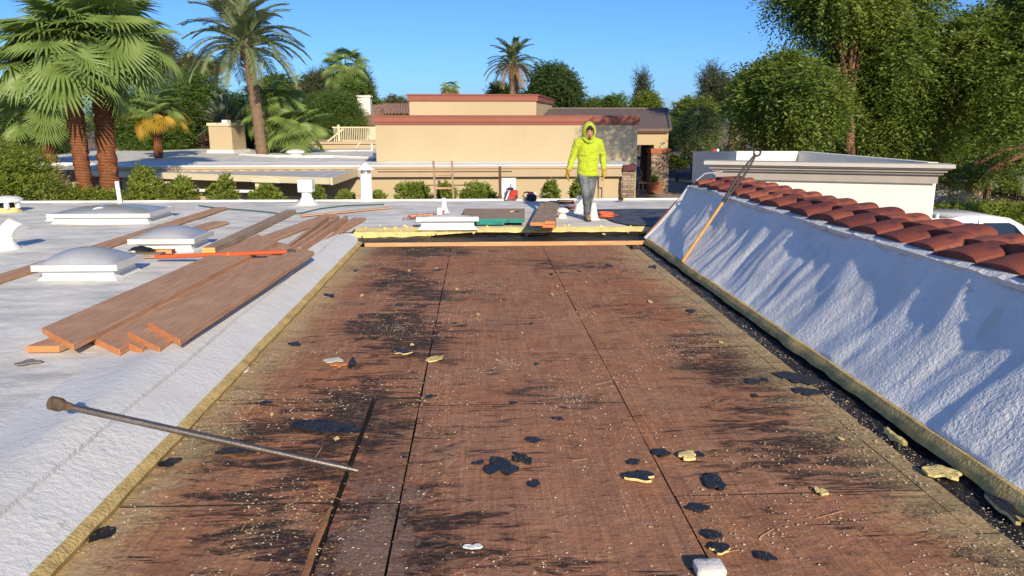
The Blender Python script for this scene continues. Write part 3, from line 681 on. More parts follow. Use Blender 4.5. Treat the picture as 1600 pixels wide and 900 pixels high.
    vs = MB(); vs.prism([(-.12, -.12), (wx + .12, -.12), (wx + .12, 1.45), (-.12, 1.45)], 0, .2); vs.v = [Mr @ Vector((x * (1 if z < .1 else .93) + (0 if z < .1 else .04), y, b_.z - .15 + z)) for x, y, z in vs.v]; vs.build('foam_skirt', FOAMW, C)
    # balcony railing
    Y = 38.0; G = thing('balcony_railing', 'cream picket railing of a small balcony left of the tan wall', 'railing', (PY(520, 225, Y).x, Y, PY(520, 225, Y).z))
    def pt(u, v): return PY(u, v, Y)
    m = MB(); m.box(pt(518, 0).x, Y - .06, pt(0, 227).z, pt(521.5, 0).x, Y + .06, pt(0, 195).z); m.build('newel_post', CREAM, G)
    m = MB(); m.beam(pt(519, 199), pt(590, 199), .07, .06); m.build('top_rail', CREAM, G); m = MB(); m.beam(pt(536, 220.5), pt(590, 221.5), .07, .06); m.build('bottom_rail', CREAM, G)
    m = MB(); m.beam(pt(508, 224), pt(537, 201), .06, .07); m.build('stair_rail', CREAM, G)
    pk = MB(); q = pt(521, 221); pk.box(-.018, -.018, 0, .018, .018, .64); pkm = pk.mesh('picket')
    for k in range(24):
        p = pt(523 + 2.85 * k, 221); o = link('picket', pkm, CREAM, G); o.location = Vector((p.x, Y, p.z)) - wloc(G)
    m = MB(); a = pt(540, 221); b_ = pt(590, 226); m.box(a.x, Y - .1, b_.z, b_.x, Y + 2, a.z - .03); m.build('balcony_floor', TAN2, G)
    # house with barrel tile roof further back
    Y = 50.0; Hh = thing('tiled_roof_house', 'distant house with pinkish barrel tile roof above the railing', 'house', (PY(590, 200, Y).x, Y, GZ(0, Y)))
    def roof(e0, e1, r1, r0, ye, yr, name):
        a, b_, c_, d_ = PY(*e0, ye), PY(*e1, ye), PY(*r1, yr), PY(*r0, yr); n = 80; vs = []
        for i in range(n + 1):
            f = i / n; z = .11 * abs(math.sin(f * math.pi * n / 4)); p, q = a.lerp(b_, f), d_.lerp(c_, f); vs += [(p.x, p.y, p.z + z), (q.x, q.y, q.z + z)]
        t = m_tile2; MB().add(vs, [(2 * i, 2 * i + 2, 2 * i + 3, 2 * i + 1) for i in range(n)]).build(name, t, Hh)
    t = T('pink_barrel_tile'); p = t.pos(); m_tile2 = t.done(t.mix(t.mr(t.noise(p, 3, 5), .35, .65), (.30, .165, .115), (.46, .29, .21)), .85)
    roof((528, 197), (600, 197), (600, 170), (585, 178), Y, Y + 4, 'roof'); roof((556, 179), (660, 179), (650, 163), (580, 163), Y + 4.5, Y + 10, 'roof')
    m = MB(); a = PY(530, 197, Y); m.box(a.x, Y + .4, GZ(0, Y), PY(605, 0, Y).x, Y + 4, a.z - .05); m.build('wall', m_stucco('pale_stucco', (.72, .66, .5), (.66, .6, .45)), Hh)
    m = MB(); a = PY(546, 200, Y); m.box(a.x, Y + .33, a.z - .3, a.x + .5, Y + .398, a.z - .05); m.build('window', BLACK, Hh)
    a, b_ = PY(558, 149, 53), PY(579, 178, 53); m = MB(); m.box(a.x, 53, b_.z - .5, b_.x, 54, a.z - .12); m.box(a.x - .06, 52.94, a.z - .118, b_.x + .06, 54.06, a.z); m.build('chimney', WSTU, Hh)
left_house()

def white_building():
    B = thing('white_building', 'white flat roofed outbuilding with grey moulded cornice behind the clay tiles', 'building', (7, 14, -2.2))
    zt = 1.0; A, D = PZ(1100, 251.5, zt), PZ(1494, 257.5, zt)
    ax = (D - A).normalized(); nx = Vector((ax.y, -ax.x, 0))          # nx points towards the camera
    def q(s, d, z): v = A + ax * s - nx * d; return Vector((v.x, v.y, z))
    Lw = (D - A).length; dep = 5.2
    def slab(s0, d0, s1, d1, z0, z1): 
        vs = [q(s0, d0, z0), q(s1, d0, z0), q(s1, d1, z0), q(s0, d1, z0), q(s0, d0, z1), q(s1, d0, z1), q(s1, d1, z1), q(s0, d1, z1)]
        return vs, [(3, 2, 1, 0), (4, 5, 6, 7), (0, 1, 5, 4), (1, 2, 6, 5), (2, 3, 7, 6), (3, 0, 4, 7)]
    m = MB(); m.add(*slab(.28, .30, Lw - .28, .6, -2.4, zt - .36)); m.add(*slab(.28, .61, .6, dep, -2.4, zt - .36)); m.build('wall', WSTU, B)
    grey = plain('taupe_cornice', (.36, .325, .28), .6, .1, 3, 40, .1); grey2 = plain('pale_cornice_edge', (.50, .47, .42), .6, .1, 3, 40, .1)
    for (d, z0, z1, mt) in ((.22, -.36, -.20, grey), (.15, -.198, -.15, plain('dark_reveal', (.22, .195, .165), .6, .1)), (.10, -.148, -.098, grey), (.04, -.096, -.07, plain('dark_reveal', None)), (0, -.068, 0, grey2)):
        m = MB(); m.add(*slab(d, d, Lw - d, .55, zt + z0, zt + z1)); m.build('cornice', mt, B)
    m = MB(); m.add(*slab(.1, .5, Lw - .5, dep, zt - .5, zt - .34)); m.build('roof', FOAM, B)
    # taller rear parapet: left piece, its angle chosen to fall in shade, straight piece, and the side wall running back to the corner
    P0, P1, P2, P3 = PZ(1084, 237.5, 1.06), PZ(1150, 237, 1.06), PZ(1246, 237, 1.06), q(Lw - .5, .6, zt)
    P0 = Vector((A.x - .12, A.y + 2.4, 0)); k = PZ(1150, 237, 1.06); 
    zt2 = PY(1150, 236.5, A.y + 4.0).z; Yb = A.y + 4.0
    X0, X1, X2 = PY(1083, 240, A.y + 2.6).x, PY(1151, 240, Yb).x, PY(1247, 240, Yb).x
    def wallseg(p, r_, z0, z1a, z1b, th=.22):
        d = Vector((r_[0] - p[0], r_[1] - p[1], 0)).normalized(); nn = Vector((-d.y, d.x, 0)) * th
        a = [(p[0], p[1]), (r_[0], r_[1]), (r_[0] + nn.x, r_[1] + nn.y), (p[0] + nn.x, p[1] + nn.y)]
        return [(*a[0], z0), (*a[1], z0), (*a[2], z0), (*a[3], z0), (*a[0], z1a), (*a[1], z1b), (*a[2], z1b), (*a[3], z1a)], [(3, 2, 1, 0), (4, 5, 6, 7), (0, 1, 5, 4), (1, 2, 6, 5), (2, 3, 7, 6), (3, 0, 4, 7)]
    za = PY(1083, 236.5, A.y + 2.6).z
    m = MB(); m.add(*wallseg((PY(1083, 240, Yb + 1.0).x, Yb + 1.0), (PY(1151, 240, A.y + 1.3).x, A.y + 1.3), -1.2, PY(1083, 236.5, Yb + 1).z, PY(1151, 236.5, A.y + 1.3).z)); m.build('shade_angled_parapet', WSTU, B)
    m = MB(); m.add(*wallseg((X1, Yb), (X2, Yb), -1.2, zt2, zt2)); m.build('rear_parapet', WSTU, B)
    e = q(Lw - .2, .3, 0); m = MB(); m.add(*wallseg((X2 + .01, Yb), (e.x, e.y + .4), -2.4, zt2, zt + .005)); m.build('side_parapet', WSTU, B)
    m = MB(); v = q(Lw * .62, .296, zt - .62); m.add([v, v + ax * .14, v + ax * .14 + Vector((0, 0, .03)), v + Vector((0, 0, .03))], [(0, 1, 2, 3)]); 
    # bird-sized red and white valve on the parapet corner
    V = thing('roof_valve', 'tiny red and white valve sitting on the white parapet corner', 'valve', PY(1117, 236.5, A.y + 3.3))
    m = MB(); p = wloc(V); m.tube([p + Vector((-.03, 0, -.02)), p + Vector((-.02, 0, .05))], .05, 8); m.build('cap', plain('red_plastic', (.5, .05, .03), .5, .1), V)
    m = MB(); m.tube([p + Vector((.04, 0, .02)), p + Vector((.09, 0, .03))], .035, 8); m.build('nozzle', WHITEP, V)
white_building()
# ================================================================== SKYLIGHTS AND VENTS
DOME = None
def m_dome():
    t = T('smoked_dome'); p = t.pos(); n = t.noise(p, 3, 5)
    cc = t.mix(t.mr(n, .35, .7), (.33, .35, .38), (.42, .43, .45)); cc = t.mix(t.mr(t.vor(p, 40), .05, .12, .5, 0), cc, (.7, .7, .68))
    return t.done(cc, .22, t.bump(t.noise(p, 60, 3), .03, .01), .5, Coat_Weight=.3)
DOME = m_dome()
def skylight(label, p, wx, wy, dome_h, rot=0.0, flat=False):
    S = thing('skylight', label, 'skylight', p, 'skylights on the white roof'); M = Matrix.Translation(p) @ Matrix.Rotation(rot, 4, 'Z')
    hc = .105 if not flat else .12; i = .07
    m = MB()
    for a, b_ in (((i, i), (wx - i, wy - i)),): m.box(a[0], a[1], -.03, b_[0], b_[1], hc, M)
    m.add([M @ Vector(v) for v in ((i - .06, i - .06, -.012), (wx - i + .06, i - .06, -.012), (wx - i + .06, wy - i + .06, -.012), (i - .06, wy - i + .06, -.012), (i + .002, i + .002, .05), (wx - i - .002, i + .002, .05), (wx - i - .002, wy - i - .002, .05), (i + .002, wy - i - .002, .05))], [(0, 1, 5, 4), (1, 2, 6, 5), (2, 3, 7, 6), (3, 0, 4, 7)])
    m.build('curb', FOAMW, S)
    m = MB(); zf = hc + .002; th = .062; fw = .055
    m.box(0, 0, zf, wx, fw, zf + th, M); m.box(0, wy - fw, zf, wx, wy, zf + th, M); m.box(0, fw + .001, zf, fw, wy - fw - .001, zf + th, M); m.box(wx - fw, fw + .001, zf, wx, wy - fw - .001, zf + th, M); m.build('frame', FRAMEM, S)
    vs = []; n = 18
    for j in range(n + 1):
        for k in range(n + 1):
            a, b_ = 2 * k / n - 1, 2 * j / n - 1; e = (1 - a * a) ** .62 * (1 - b_ * b_) ** .62 if abs(a) < 1 and abs(b_) < 1 else 0
            vs.append(M @ Vector((.03 + (wx - .06) * k / n, .03 + (wy - .06) * j / n, zf + th * .75 + dome_h * e)))
    q = n + 1; m = MB(); m.add(vs, [(j * q + k, j * q + k + 1, (j + 1) * q + k + 1, (j + 1) * q + k) for j in range(n) for k in range(n)]); m.build('dome', DOME, S, True)
def frame_sky(label, u0, u1, v, depth_v, uR, dome_h, zf=RZ + .13, flat=False):
    a, b_ = PZ(u0, v, zf), PZ(u1, v, zf); r = PZ(uR, depth_v, zf + .03)
    skylight(label, Vector((a.x, a.y, RZ)), b_.x - a.x, r.y - a.y, dome_h, 0, flat)
frame_sky('nearest square domed skylight, left of the pile of wide planks', 48, 180, 421, 398.5, 229, .155)
frame_sky('middle square domed skylight, standing between the long brown boards', 199, 302, 379, 361.5, 331, .135)
frame_sky('largest rectangular domed skylight at the palms end of the white roof', 72, 231, 338.5, 323, 260, .10)
frame_sky('long low skylight at the torn foam edge in front of the green plywood', 650, 748, 347.5, 342, 742, .05, RZ + .11, True)

def vent(name, label, cat, u, v, parts, z=RZ, group=None):
    p = PZ(u, v, z); S = thing(name, label, cat, p, group)
    for nm, prof, mt in parts:
        m = MB(); m.lathe([(r, h + p.z) for r, h in prof], p.x, p.y, 18); m.build(nm, mt, S, 45)
    return S, p
# gooseneck vents on the left
def gooseneck(label, u, v, s, az):
    p = PZ(u, v, RZ); S = thing('gooseneck_vent', label, 'vent', p, 'vents and pipes on the white roof')
    d = Vector((math.cos(az), math.sin(az), 0)); m = MB()
    m.tube([p + Vector((0, 0, -.02)), p + Vector((0, 0, .12 * s)), p + Vector((0, 0, .20 * s)) + d * .03 * s, p + Vector((0, 0, .26 * s)) + d * .11 * s, p + Vector((0, 0, .20 * s)) + d * .21 * s], [.10 * s, .085 * s, .085 * s, .092 * s, .10 * s], 14); m.build('hood', WHITEP, S, 60)
    m = MB(); m.lathe([(.17 * s, p.z - .01), (.11 * s, p.z + .05 * s), (.095 * s, p.z + .09 * s)], p.x, p.y, 16); m.build('base', FOAMW, S, 60)
gooseneck('white gooseneck vent leaning over at the far left edge behind the nearest skylight', 10, 389, 1.15, R(-15))
# wide hooded vent in front of the largest skylight
def hooded():
    p = PZ(158, 348, RZ); S = thing('hooded_vent', 'wide white half round hooded vent with open dark mouth before the largest skylight', 'vent', p)
    m = MB(); vs = []; n = 14; L = .42; M = Matrix.Translation(p) @ Matrix.Rotation(R(35), 4, 'Z')
    for sh, rr in ((0, .19), (1, .175)):
        for j in range(2):
            for k in range(n + 1):
                a = math.pi * (k / n * 1.15 - .075); vs.append(M @ Vector((rr * math.cos(a), (-.02 if j == 0 else L) + (.06 * math.sin(a) if j == 0 else 0), .06 + rr * math.sin(a) - .05 * j)))
    q = n + 1
    for sh in (0, 1):
        o = sh * 2 * q; m.f += [[o + k, o + k + 1, o + q + k + 1, o + q + k] for k in range(n)]
    m.f += [[k, k + 1, 2 * q + k + 1, 2 * q + k] for k in range(n)]; m.v = [tuple(x) for x in vs]; m.build('hood', WHITEP, S, 50)
    m = MB(); m.box(-.17, .22, -.02, .17, L + .02, .13, M); m.build('throat', plain('rust_throat', (.12, .06, .04), .8, .3), S)
    m = MB(); m.tube([M @ Vector((-.02, .02, 0)), M @ Vector((-.05, .04, .16))], .022, 8); m.tube([M @ Vector((.04, 0, 0)), M @ Vector((0, .05, .1))], .018, 8); m.build('strut', METAL, S)
    m = MB(); m.lathe([(.30, p.z - .01), (.24, p.z + .035), (.2, p.z + .05)], p.x + .02, p.y + .1, 20); m.build('base', FOAMW, S, 60)
    for du, lab in ((-76, 'low white foam mound at the near corner of the largest skylight'), (26, 'low white foam mound beside the half round hooded vent')):
        q_ = PZ(158 + du, 345 if du < 0 else 345, RZ); o = thing('pipe_stub', lab, 'pipe', q_); m = MB(); m.lathe([(.13, q_.z - .01), (.09, q_.z + .03), (.05, q_.z + .06), (.045, q_.z + .085)], q_.x, q_.y, 14); m.build('foam_collar', FOAMW, o, 60)
        m = MB(); m.tube([(q_.x, q_.y, q_.z), (q_.x, q_.y, q_.z + .10)], .022, 10); m.build('pipe', WHITEP, o)
hooded()
# boxy turbine hood at the far left edge
def edge_hood():
    p = PZ(12, 331, RZ); S = thing('roof_fan_hood', 'battered white fan hood with open grille at the far left roof edge', 'vent', p)
    m = MB(); m.lathe([(.26, p.z - .01), (.20, p.z + .05), (.19, p.z + .08)], p.x, p.y, 16); m.build('base', YEL2, S, 50)
    m = MB(); 
    for k in range(6):
        a = k * math.pi / 3; m.bbox(p.x + .2 * math.cos(a) - .035, p.y + .2 * math.sin(a) - .035, p.z + .07, p.x + .2 * math.cos(a) + .035, p.y + .2 * math.sin(a) + .035, p.z + .2, .01)
    m.build('upright', WHITEP, S)
    m = MB(); m.lathe([(.12, p.z + .05), (.12, p.z + .2)], p.x, p.y, 12); m.build('grille', DARKM, S)
    m = MB(); m.lathe([(.27, p.z + .19), (.27, p.z + .23), (.2, p.z + .27), (.05, p.z + .29)], p.x, p.y, 18); m.build('cap', WHITEP, S, 50)
edge_hood()
# membrane scraps near it
# square capped vent, flue and the rest
def box_vent():
    p = PZ(480, 320, RZ); S = thing('square_cap_vent', 'white pipe vent with square boxed cap beside the conical flue', 'vent', p)
    m = MB(); m.lathe([(.30, p.z - .01), (.17, p.z + .05), (.10, p.z + .16), (.095, p.z + .28)], p.x, p.y, 18); m.build('foam_collar', FOAMW, S, 60)
    m = MB(); m.bbox(p.x - .14, p.y - .14, p.z + .26, p.x + .14, p.y + .14, p.z + .50, .012); m.build('cap', WHITEP, S)
    m = MB(); m.box(p.x - .055, p.y - .146, p.z + .36, p.x - .05, p.y - .141, p.z + .47); m.box(p.x - .148, p.y - .148, p.z + .345, p.x + .148, p.y + .148, p.z + .352); m.build('seam', METAL, S)
box_vent()
p = PZ(573, 314, RZ); 
def flue():
    z1 = p.z + .68; S = thing('flue_pipe', 'tall white round flue with conical cap and metal collar before the tan wall', 'flue', p)
    m = MB(); m.lathe([(.20, p.z - .01), (.145, p.z + .03), (.125, p.z + .06), (.122, z1 - .16), (.132, z1 - .155), (.132, z1 - .13), (.115, z1 - .12)], p.x, p.y, 20); m.build('pipe', WHITEP, S, 40)
    m = MB(); m.lathe([(.098, z1 - .13), (.098, z1 - .03)], p.x, p.y, 18); m.build('collar', METAL, S, 40)
    m = MB(); m.lathe([(.19, z1 - .04), (.185, z1 - .025), (.02, z1 + .10), (.004, z1 + .105)], p.x, p.y, 20); m.build('cap', WHITEP, S, 40)
flue()
CON = [('foam_collar', [(.13, -.01), (.085, .02), (.055, .10), (.042, .2)], FOAMW), ('pipe', [(.036, .15), (.036, .26)], WHITEP)]
vent('pipe_vent', 'white conical pipe boot in front of the ladder foot', 'vent', 694, 332, CON, group='vents and pipes on the white roof')
vent('pipe_vent', 'short plain white pipe at the back of the long low skylight', 'vent', 687, 343, [('pipe', [(.05, -.01), (.05, .2)], WHITEP)], group='vents and pipes on the white roof')
vent('pipe_vent', 'white conical pipe boot just behind the striding worker', 'vent', 905, 332, [('foam_collar', [(.14, -.01), (.10, .03), (.07, .14), (.05, .24)], FOAMW), ('pipe', [(.045, .2), (.045, .3)], WHITEP)], group='vents and pipes on the white roof')
vent('pipe_vent', 'white conical pipe boot against the worker boot on the parapet side', 'vent', 927, 343, [('foam_collar', [(.14, -.01), (.085, .03), (.06, .14), (.045, .24)], FOAMW), ('pipe', [(.04, .2), (.04, .28)], WHITEP)], group='vents and pipes on the white roof')
vent('mushroom_vent', 'small white mushroom vent between the lumber stack and the worker', 'vent', 878.5, 340.5, [('foam_collar', [(.10, -.01), (.065, .03), (.055, .11)], FOAMW), ('cap', [(.11, .10), (.12, .125), (.08, .16), (.02, .175)], WHITEP)], group='vents and pipes on the white roof')
def post_board():
    q = PZ(188, 317, RZ); o = thing('white_post', 'leaning white board post beside the thicker palm trunk', 'post', q); m = MB(); m.beam((q.x, q.y, q.z - .02), (q.x - .07, q.y + .1, q.z + .42), .075, .03, Vector((0, 1, 0))); m.build('board', WHITEP, o)
post_board()

# ================================================================== LUMBER
def board(label, a, b, wd, th, z, mat=WOODB, end=WOODO, name='plank', group='brown boards on the white roof', z2=None, cat='plank', both=True, roll=0.0):
    """a, b: photo positions of the two ends' centres, laid on the level z (+z2 at the far end); th up, wd across"""
    A, Bp = PZ(*a, z + th), PZ(*b, (z2 if z2 is not None else z) + th); A.z -= th / 2; Bp.z -= th / 2
    L = (Bp - A).length; d = (Bp - A).normalized(); o = thing(name, label, cat, A, group)
    yv = Vector((0, 0, 1)).cross(d).normalized(); zv = d.cross(yv); M = Matrix((d, yv, zv)).transposed()
    e = .004; m = MB()
    n = 8; prof = [(-wd / 2 + e, -th / 2), (wd / 2 - e, -th / 2), (wd / 2, -th / 2 + e), (wd / 2, th / 2 - e), (wd / 2 - e, th / 2), (-wd / 2 + e, th / 2), (-wd / 2, th / 2 - e), (-wd / 2, -th / 2 + e)]
    s = random.random() * 40; vs = []
    for k in range(n + 1):
        bx = .010 * fb(k * .35, s); bz = .0025 * fb(k * .4, s, 3)
        for y, zz in prof: vs.append((.003 + (L - .006) * k / n, y + bx, zz + bz))
    q = 8; fs = [(k * q + i, k * q + (i + 1) % q, (k + 1) * q + (i + 1) % q, (k + 1) * q + i) for k in range(n) for i in range(q)] + [list(range(7, -1, -1)), list(range(n * q, n * q + 8))]
    m.add(vs, fs); bo = link('board', m.mesh('board'), mat, o); bo.rotation_euler = M.to_euler()
    for x0, x1, k in ((-.0015, .0028, 0), (L - .0028, L + .0015, n)):
        if not both and k: continue
        g = MB(); bx = .010 * fb(k * .35, s); g.add([(x, y + bx, zz) for x in (x0, x1) for y, zz in prof], [list(range(8)), list(range(15, 7, -1))] + [(i, (i + 1) % 8, 8 + (i + 1) % 8, 8 + i) for i in range(8)])
        go = link('cut_end', g.mesh('cut_end'), end, o); go.rotation_euler = M.to_euler()
    return o
T2 = .040; W2 = .235; z0 = RZ + .012
def wide(label, nl, nr, fl, fr, zt, th=.045):
    C4 = [PZ(*q, zt) for q in (nl, nr, fr, fl)]; o = thing('plank', label, 'plank', C4[0], 'brown boards on the white roof'); d = ((C4[2] + C4[3]) - (C4[0] + C4[1])).normalized(); off = wloc(o)
    ang = math.atan2(d.y, d.x); Mi = Matrix.Rotation(-ang, 4, 'Z'); L_ = [Mi @ (q - off) for q in C4]; n = 10; vs = []; s = random.random() * 30
    for k in range(n + 1):
        a, b_ = L_[0].lerp(L_[3], k / n), L_[1].lerp(L_[2], k / n); wb = Vector((0, .008 * fb(k * .5, s), .003 * fb(k * .4, s, 2))); e = (a - b_).normalized() * .006
        vs += [a + wb - Vector((0, 0, th)), b_ + wb - Vector((0, 0, th)), b_ + wb - Vector((0, 0, .006)), b_ + wb + e, a + wb - e, a + wb - Vector((0, 0, .006))]
    fs = [(k * 6 + i, k * 6 + (i + 1) % 6, k * 6 + 6 + (i + 1) % 6, k * 6 + 6 + i) for k in range(n) for i in range(6)] + [[5, 4, 3, 2, 1, 0], [n * 6 + i for i in range(6)]]
    m = MB(); m.add(vs, fs); bo = link('board', m.mesh('board'), WOODB, o); bo.rotation_euler.z = ang
    nn = (L_[1] - L_[0]).cross(Vector((0, 0, 1))).normalized(); nn = nn if nn.x < 0 else -nn; g = MB(); r6 = vs[:6]; g.add([v + nn * .003 for v in r6] + [v - nn * .002 for v in r6], [list(range(6)), list(range(11, 5, -1))] + [(i, (i + 1) % 6, 6 + (i + 1) % 6, 6 + i) for i in range(6)]); go = link('cut_end', g.mesh('cut_end'), WOODO, o); go.rotation_euler.z = ang
wide('lowest wide plank, its cut end sticking out at the left corner of the pile', (40, 541), (92, 540.5), (295, 448), (330, 448), z0 + .045)
wide('wide plank on the outer left side of the pile with a knotted near end', (66, 512), (114, 538), (402, 366), (434, 377), z0 + .091)
wide('flat plank under the middle of the pile showing two square cut ends', (132, 521), (187, 546), (430, 377), (448, 381), z0 + .045)
wide('darker plank wedged in the middle of the pile, its split end half hidden', (172, 523), (221, 545), (447, 382), (459, 386), z0 + .0465)
wide('plank second from the roof curb, its slanting orange end nearest the camera', (200, 517), (249, 543), (450, 384), (472, 390), z0 + .0915)
wide('topmost plank on the curb side of the pile with bright orange end grain', (232, 503), (281, 530), (462, 387), (491, 392.5), z0 + .137)
# boards set farther along
board('wide flat board continuing beyond the pile towards the curb corner', (470, 388), (562, 340), W2 * .85, T2, z0 + .002, both=False)
for i, (a, b, lab) in enumerate((((443.5, 387), (512, 336.5), 'upright two by four with orange end, left of three behind the orange pole'), ((452.5, 388), (528, 336.5), 'upright two by four with orange end, middle of three behind the orange pole'), ((468, 386.5), (541, 337), 'upright two by four with orange end, set apart nearest the curb'))):
    board(lab, a, b, .045, .088, z0 + (.045 if i == 2 else .003), both=False)
board('long brown plank lying alone between the orange tipped boards and the pile', (345, 396), (517, 334), .20, T2, z0, both=False)
board('grey brown timber with pale yellow sawn end beside the middle skylight', (325, 387), (455, 327.5), .16, .07, z0, WOODG, plain('yellow_end', (.66, .38, .12), .8, .2, 14, 70, .3), both=False)
board('longest dark brown board, running from the left border behind two skylights', (-120, 470), (346, 323.5), .19, .045, z0, both=False)
board('short broad board lying behind the middle skylight', (255, 371), (345, 345.5), .26, T2, z0, both=False)
board('pale red tipped stick of lumber in front of the middle skylight', (214, 389), (271, 389.5), .09, .05, z0, WOODY, plain('red_paint', (.16, .02, .02), .5, .2))
board('short rough grey board end beside the nearest skylight', (198, 396.5), (254, 395.5), .19, .045, z0, WOODG, DARKM)
board('brown plank whose squared end pokes out by the orange pole', (366, 392), (480, 350), .18, T2, z0 + .001, end=plain('yellow_end', None), both=False)
def rag():
    q = PZ(219, 392, RZ + .07); o = thing('black_rag', 'crumpled black rag draped over the short grey board', 'rag', q); m = MB(); vs = []
    for j in range(9):
        for i in range(9): vs.append((q.x - .13 + .035 * i + .02 * fb(i, j, 3), q.y - .07 + .02 * j + .02 * fb(i, j), q.z + .004 + .05 * max(0, 1 - ((i - 4) ** 2 + (j - 4) ** 2) / 18) + .02 * abs(fb(i * .7, j * .7, 9))))
    m.add(vs, [(j * 9 + i, j * 9 + i + 1, j * 9 + i + 10, j * 9 + i + 9) for j in range(8) for i in range(8)]); m.build('cloth', BLACK, o, True)
rag()
def orange_pole():
    a, b_ = PZ(243, 401.5, RZ + .07), PZ(450, 393.5, RZ + .15); o = thing('orange_pole', 'long orange painted pole with grey tip lying across the plank pile', 'pole', a)
    om = plain('orange_paint', (.62, .11, .035), .5, .1, 5, 60, .1); e = PZ(461, 393.2, RZ + .155)
    m = MB(); m.tube([a, b_], .024, 10); m.build('shaft', om, o, True); m = MB(); m.tube([b_, b_.lerp(e, .4), e], [.028, .03, .022], 10); m.build('tip', STEEL, o, 40)
    m = MB(); m.tube([a.lerp(b_, .55), a.lerp(b_, .57)], .027, 10); m.build('band', plain('orange_band', (.75, .2, .06), .5, .1), o)
orange_pole()
def far_lumber():
    zz = RZ + .02
    for k, (u0, v0, u1, v1, lv, lab, wd) in enumerate((
        (848, 352, 862, 316, 0, 'bottom board of the orange ended stack near the worker', .23), (848, 349, 862, 315, 1, 'second board from the bottom in the orange ended stack', .21),
        (857, 344, 866, 314, 2, 'topmost board on the worker side of the orange ended stack', .19), (840, 346, 854, 315, 2.02, 'topmost board on the green plywood side of the orange ended stack', .21))):
        board(lab, (u0 + (8 if k < 2 else 0), v0 + 1.5), (u1, v1), wd, .048, zz + .05 * lv, WOODG, WOODO, group='stacked boards near the worker', both=False)
far_lumber()
def plywood_stack():
    zz = RZ + .05; teal = plain('teal_edge_paint', (.015, .27, .22), .6, .15, 6, 60, .1, dirt=(.03, .03, .03), dirt_amt=.8)
    fL, fR = PZ(707, 342, zz + .07), PZ(832, 341.5, zz + .07); bL, bR = PZ(722, 322.5, zz + .10), PZ(820, 322.5, zz + .10)
    tm = WOODG
    lab = ['bottom teal edged plywood sheet of the stack at the back', 'middle teal edged plywood sheet of the stack at the back', 'top weathered plywood sheet with teal edge, boards lying on it']
    for k in range(3):
        S = thing('plywood_panel', lab[k], 'plywood', fL, 'teal edged plywood stack'); dz = .030 * k; dx = (.25 if k == 0 else .02 * k); m = MB()
        pts = [fL + Vector((dx + .12, 0, 0)), fR + Vector((-.12 if k else -.45, 0, 0)), bR, bL + Vector((dx, 0, 0))]
        vs = [Vector((p_.x, p_.y, zz - .02 + dz)) for p_ in pts] + [Vector((p_.x, p_.y, zz + .003 + dz)) for p_ in pts]
        m.add(vs, [(3, 2, 1, 0), (4, 5, 6, 7), (0, 1, 5, 4), (1, 2, 6, 5), (2, 3, 7, 6), (3, 0, 4, 7)]); 
        po = link('sheet', m.mesh('sheet', wloc(S)), WOODG, S)
        e = MB(); e.beam(vs[0].lerp(vs[4], .5) + Vector((0, -.006, 0)), vs[1].lerp(vs[5], .5) + Vector((0, -.006, 0)), .008, .0265, Vector((0, 0, 1))); e.build('painted_edge', teal, S)
    q = PZ(752, 334, RZ + .09)
    for du, lab in ((802, 'small dark offcut lying on the top plywood sheet'), (797, 'yellow foam crumb lying on the top plywood sheet')):
        q = PZ(du, 331, zz + .065); o = thing('offcut' if du == 802 else 'foam_scrap', lab, 'offcut' if du == 802 else 'scrap', q); m = MB(); m.beam(q, q + Vector((.09, .03, .006)), .035, .02); m.build('piece', DARKM if du == 802 else YEL2, o)
plywood_stack()
board('thin tan strip of wood lying in a long slant across the far white roof', (470, 336.5), (610, 323.5), .085, .02, RZ + .02, WOODY, WOODY, 'wood_strip', cat='strip')
board('pale strip of wood lying among pink plastic scraps', (640, 336), (687, 333), .10, .03, RZ + .02, WOODY, WOODY, 'wood_strip', cat='strip')
board('pale batten lying along the far roof lip near the small conical shrub', (858, 314), (905, 313.5), .05, .03, RZ + .02, WOODY, WOODY, 'wood_strip', cat='strip')
def pink():
    q = PZ(655, 341, RZ + .02); o = thing('pink_sheeting', 'crumpled salmon pink plastic sheeting beside the long low skylight', 'plastic', q); vs = []
    a, b_, c_, d_ = PZ(628, 345, RZ), PZ(684, 341, RZ), PZ(682, 335, RZ), PZ(640, 339, RZ)
    for j in range(9):
        for i in range(17):
            p_ = a.lerp(b_, i / 16).lerp(d_.lerp(c_, i / 16), j / 8); vs.append((p_.x, p_.y, RZ + .025 + .05 * abs(fb(i * .6, j * .8, 2))))
    m = MB(); m.add(vs, [(j * 17 + i, j * 17 + i + 1, j * 17 + i + 18, j * 17 + i + 17) for j in range(8) for i in range(16) if fb(i * .5, j * .9, 7) > -.18]); m.build('sheet', plain('salmon_plastic', (.66, .23, .15), .5, .15), o)
    q = PZ(692, 337, RZ + .02); o = thing('red_spool', 'small red spool beside the short white pipe', 'spool', q); m = MB(); m.lathe([(.05, q.z), (.05, q.z + .012), (.02, q.z + .014), (.02, q.z + .07), (.05, q.z + .072), (.05, q.z + .085)], q.x, q.y, 12); m.build('reel', plain('red_plastic', None), o)
pink()
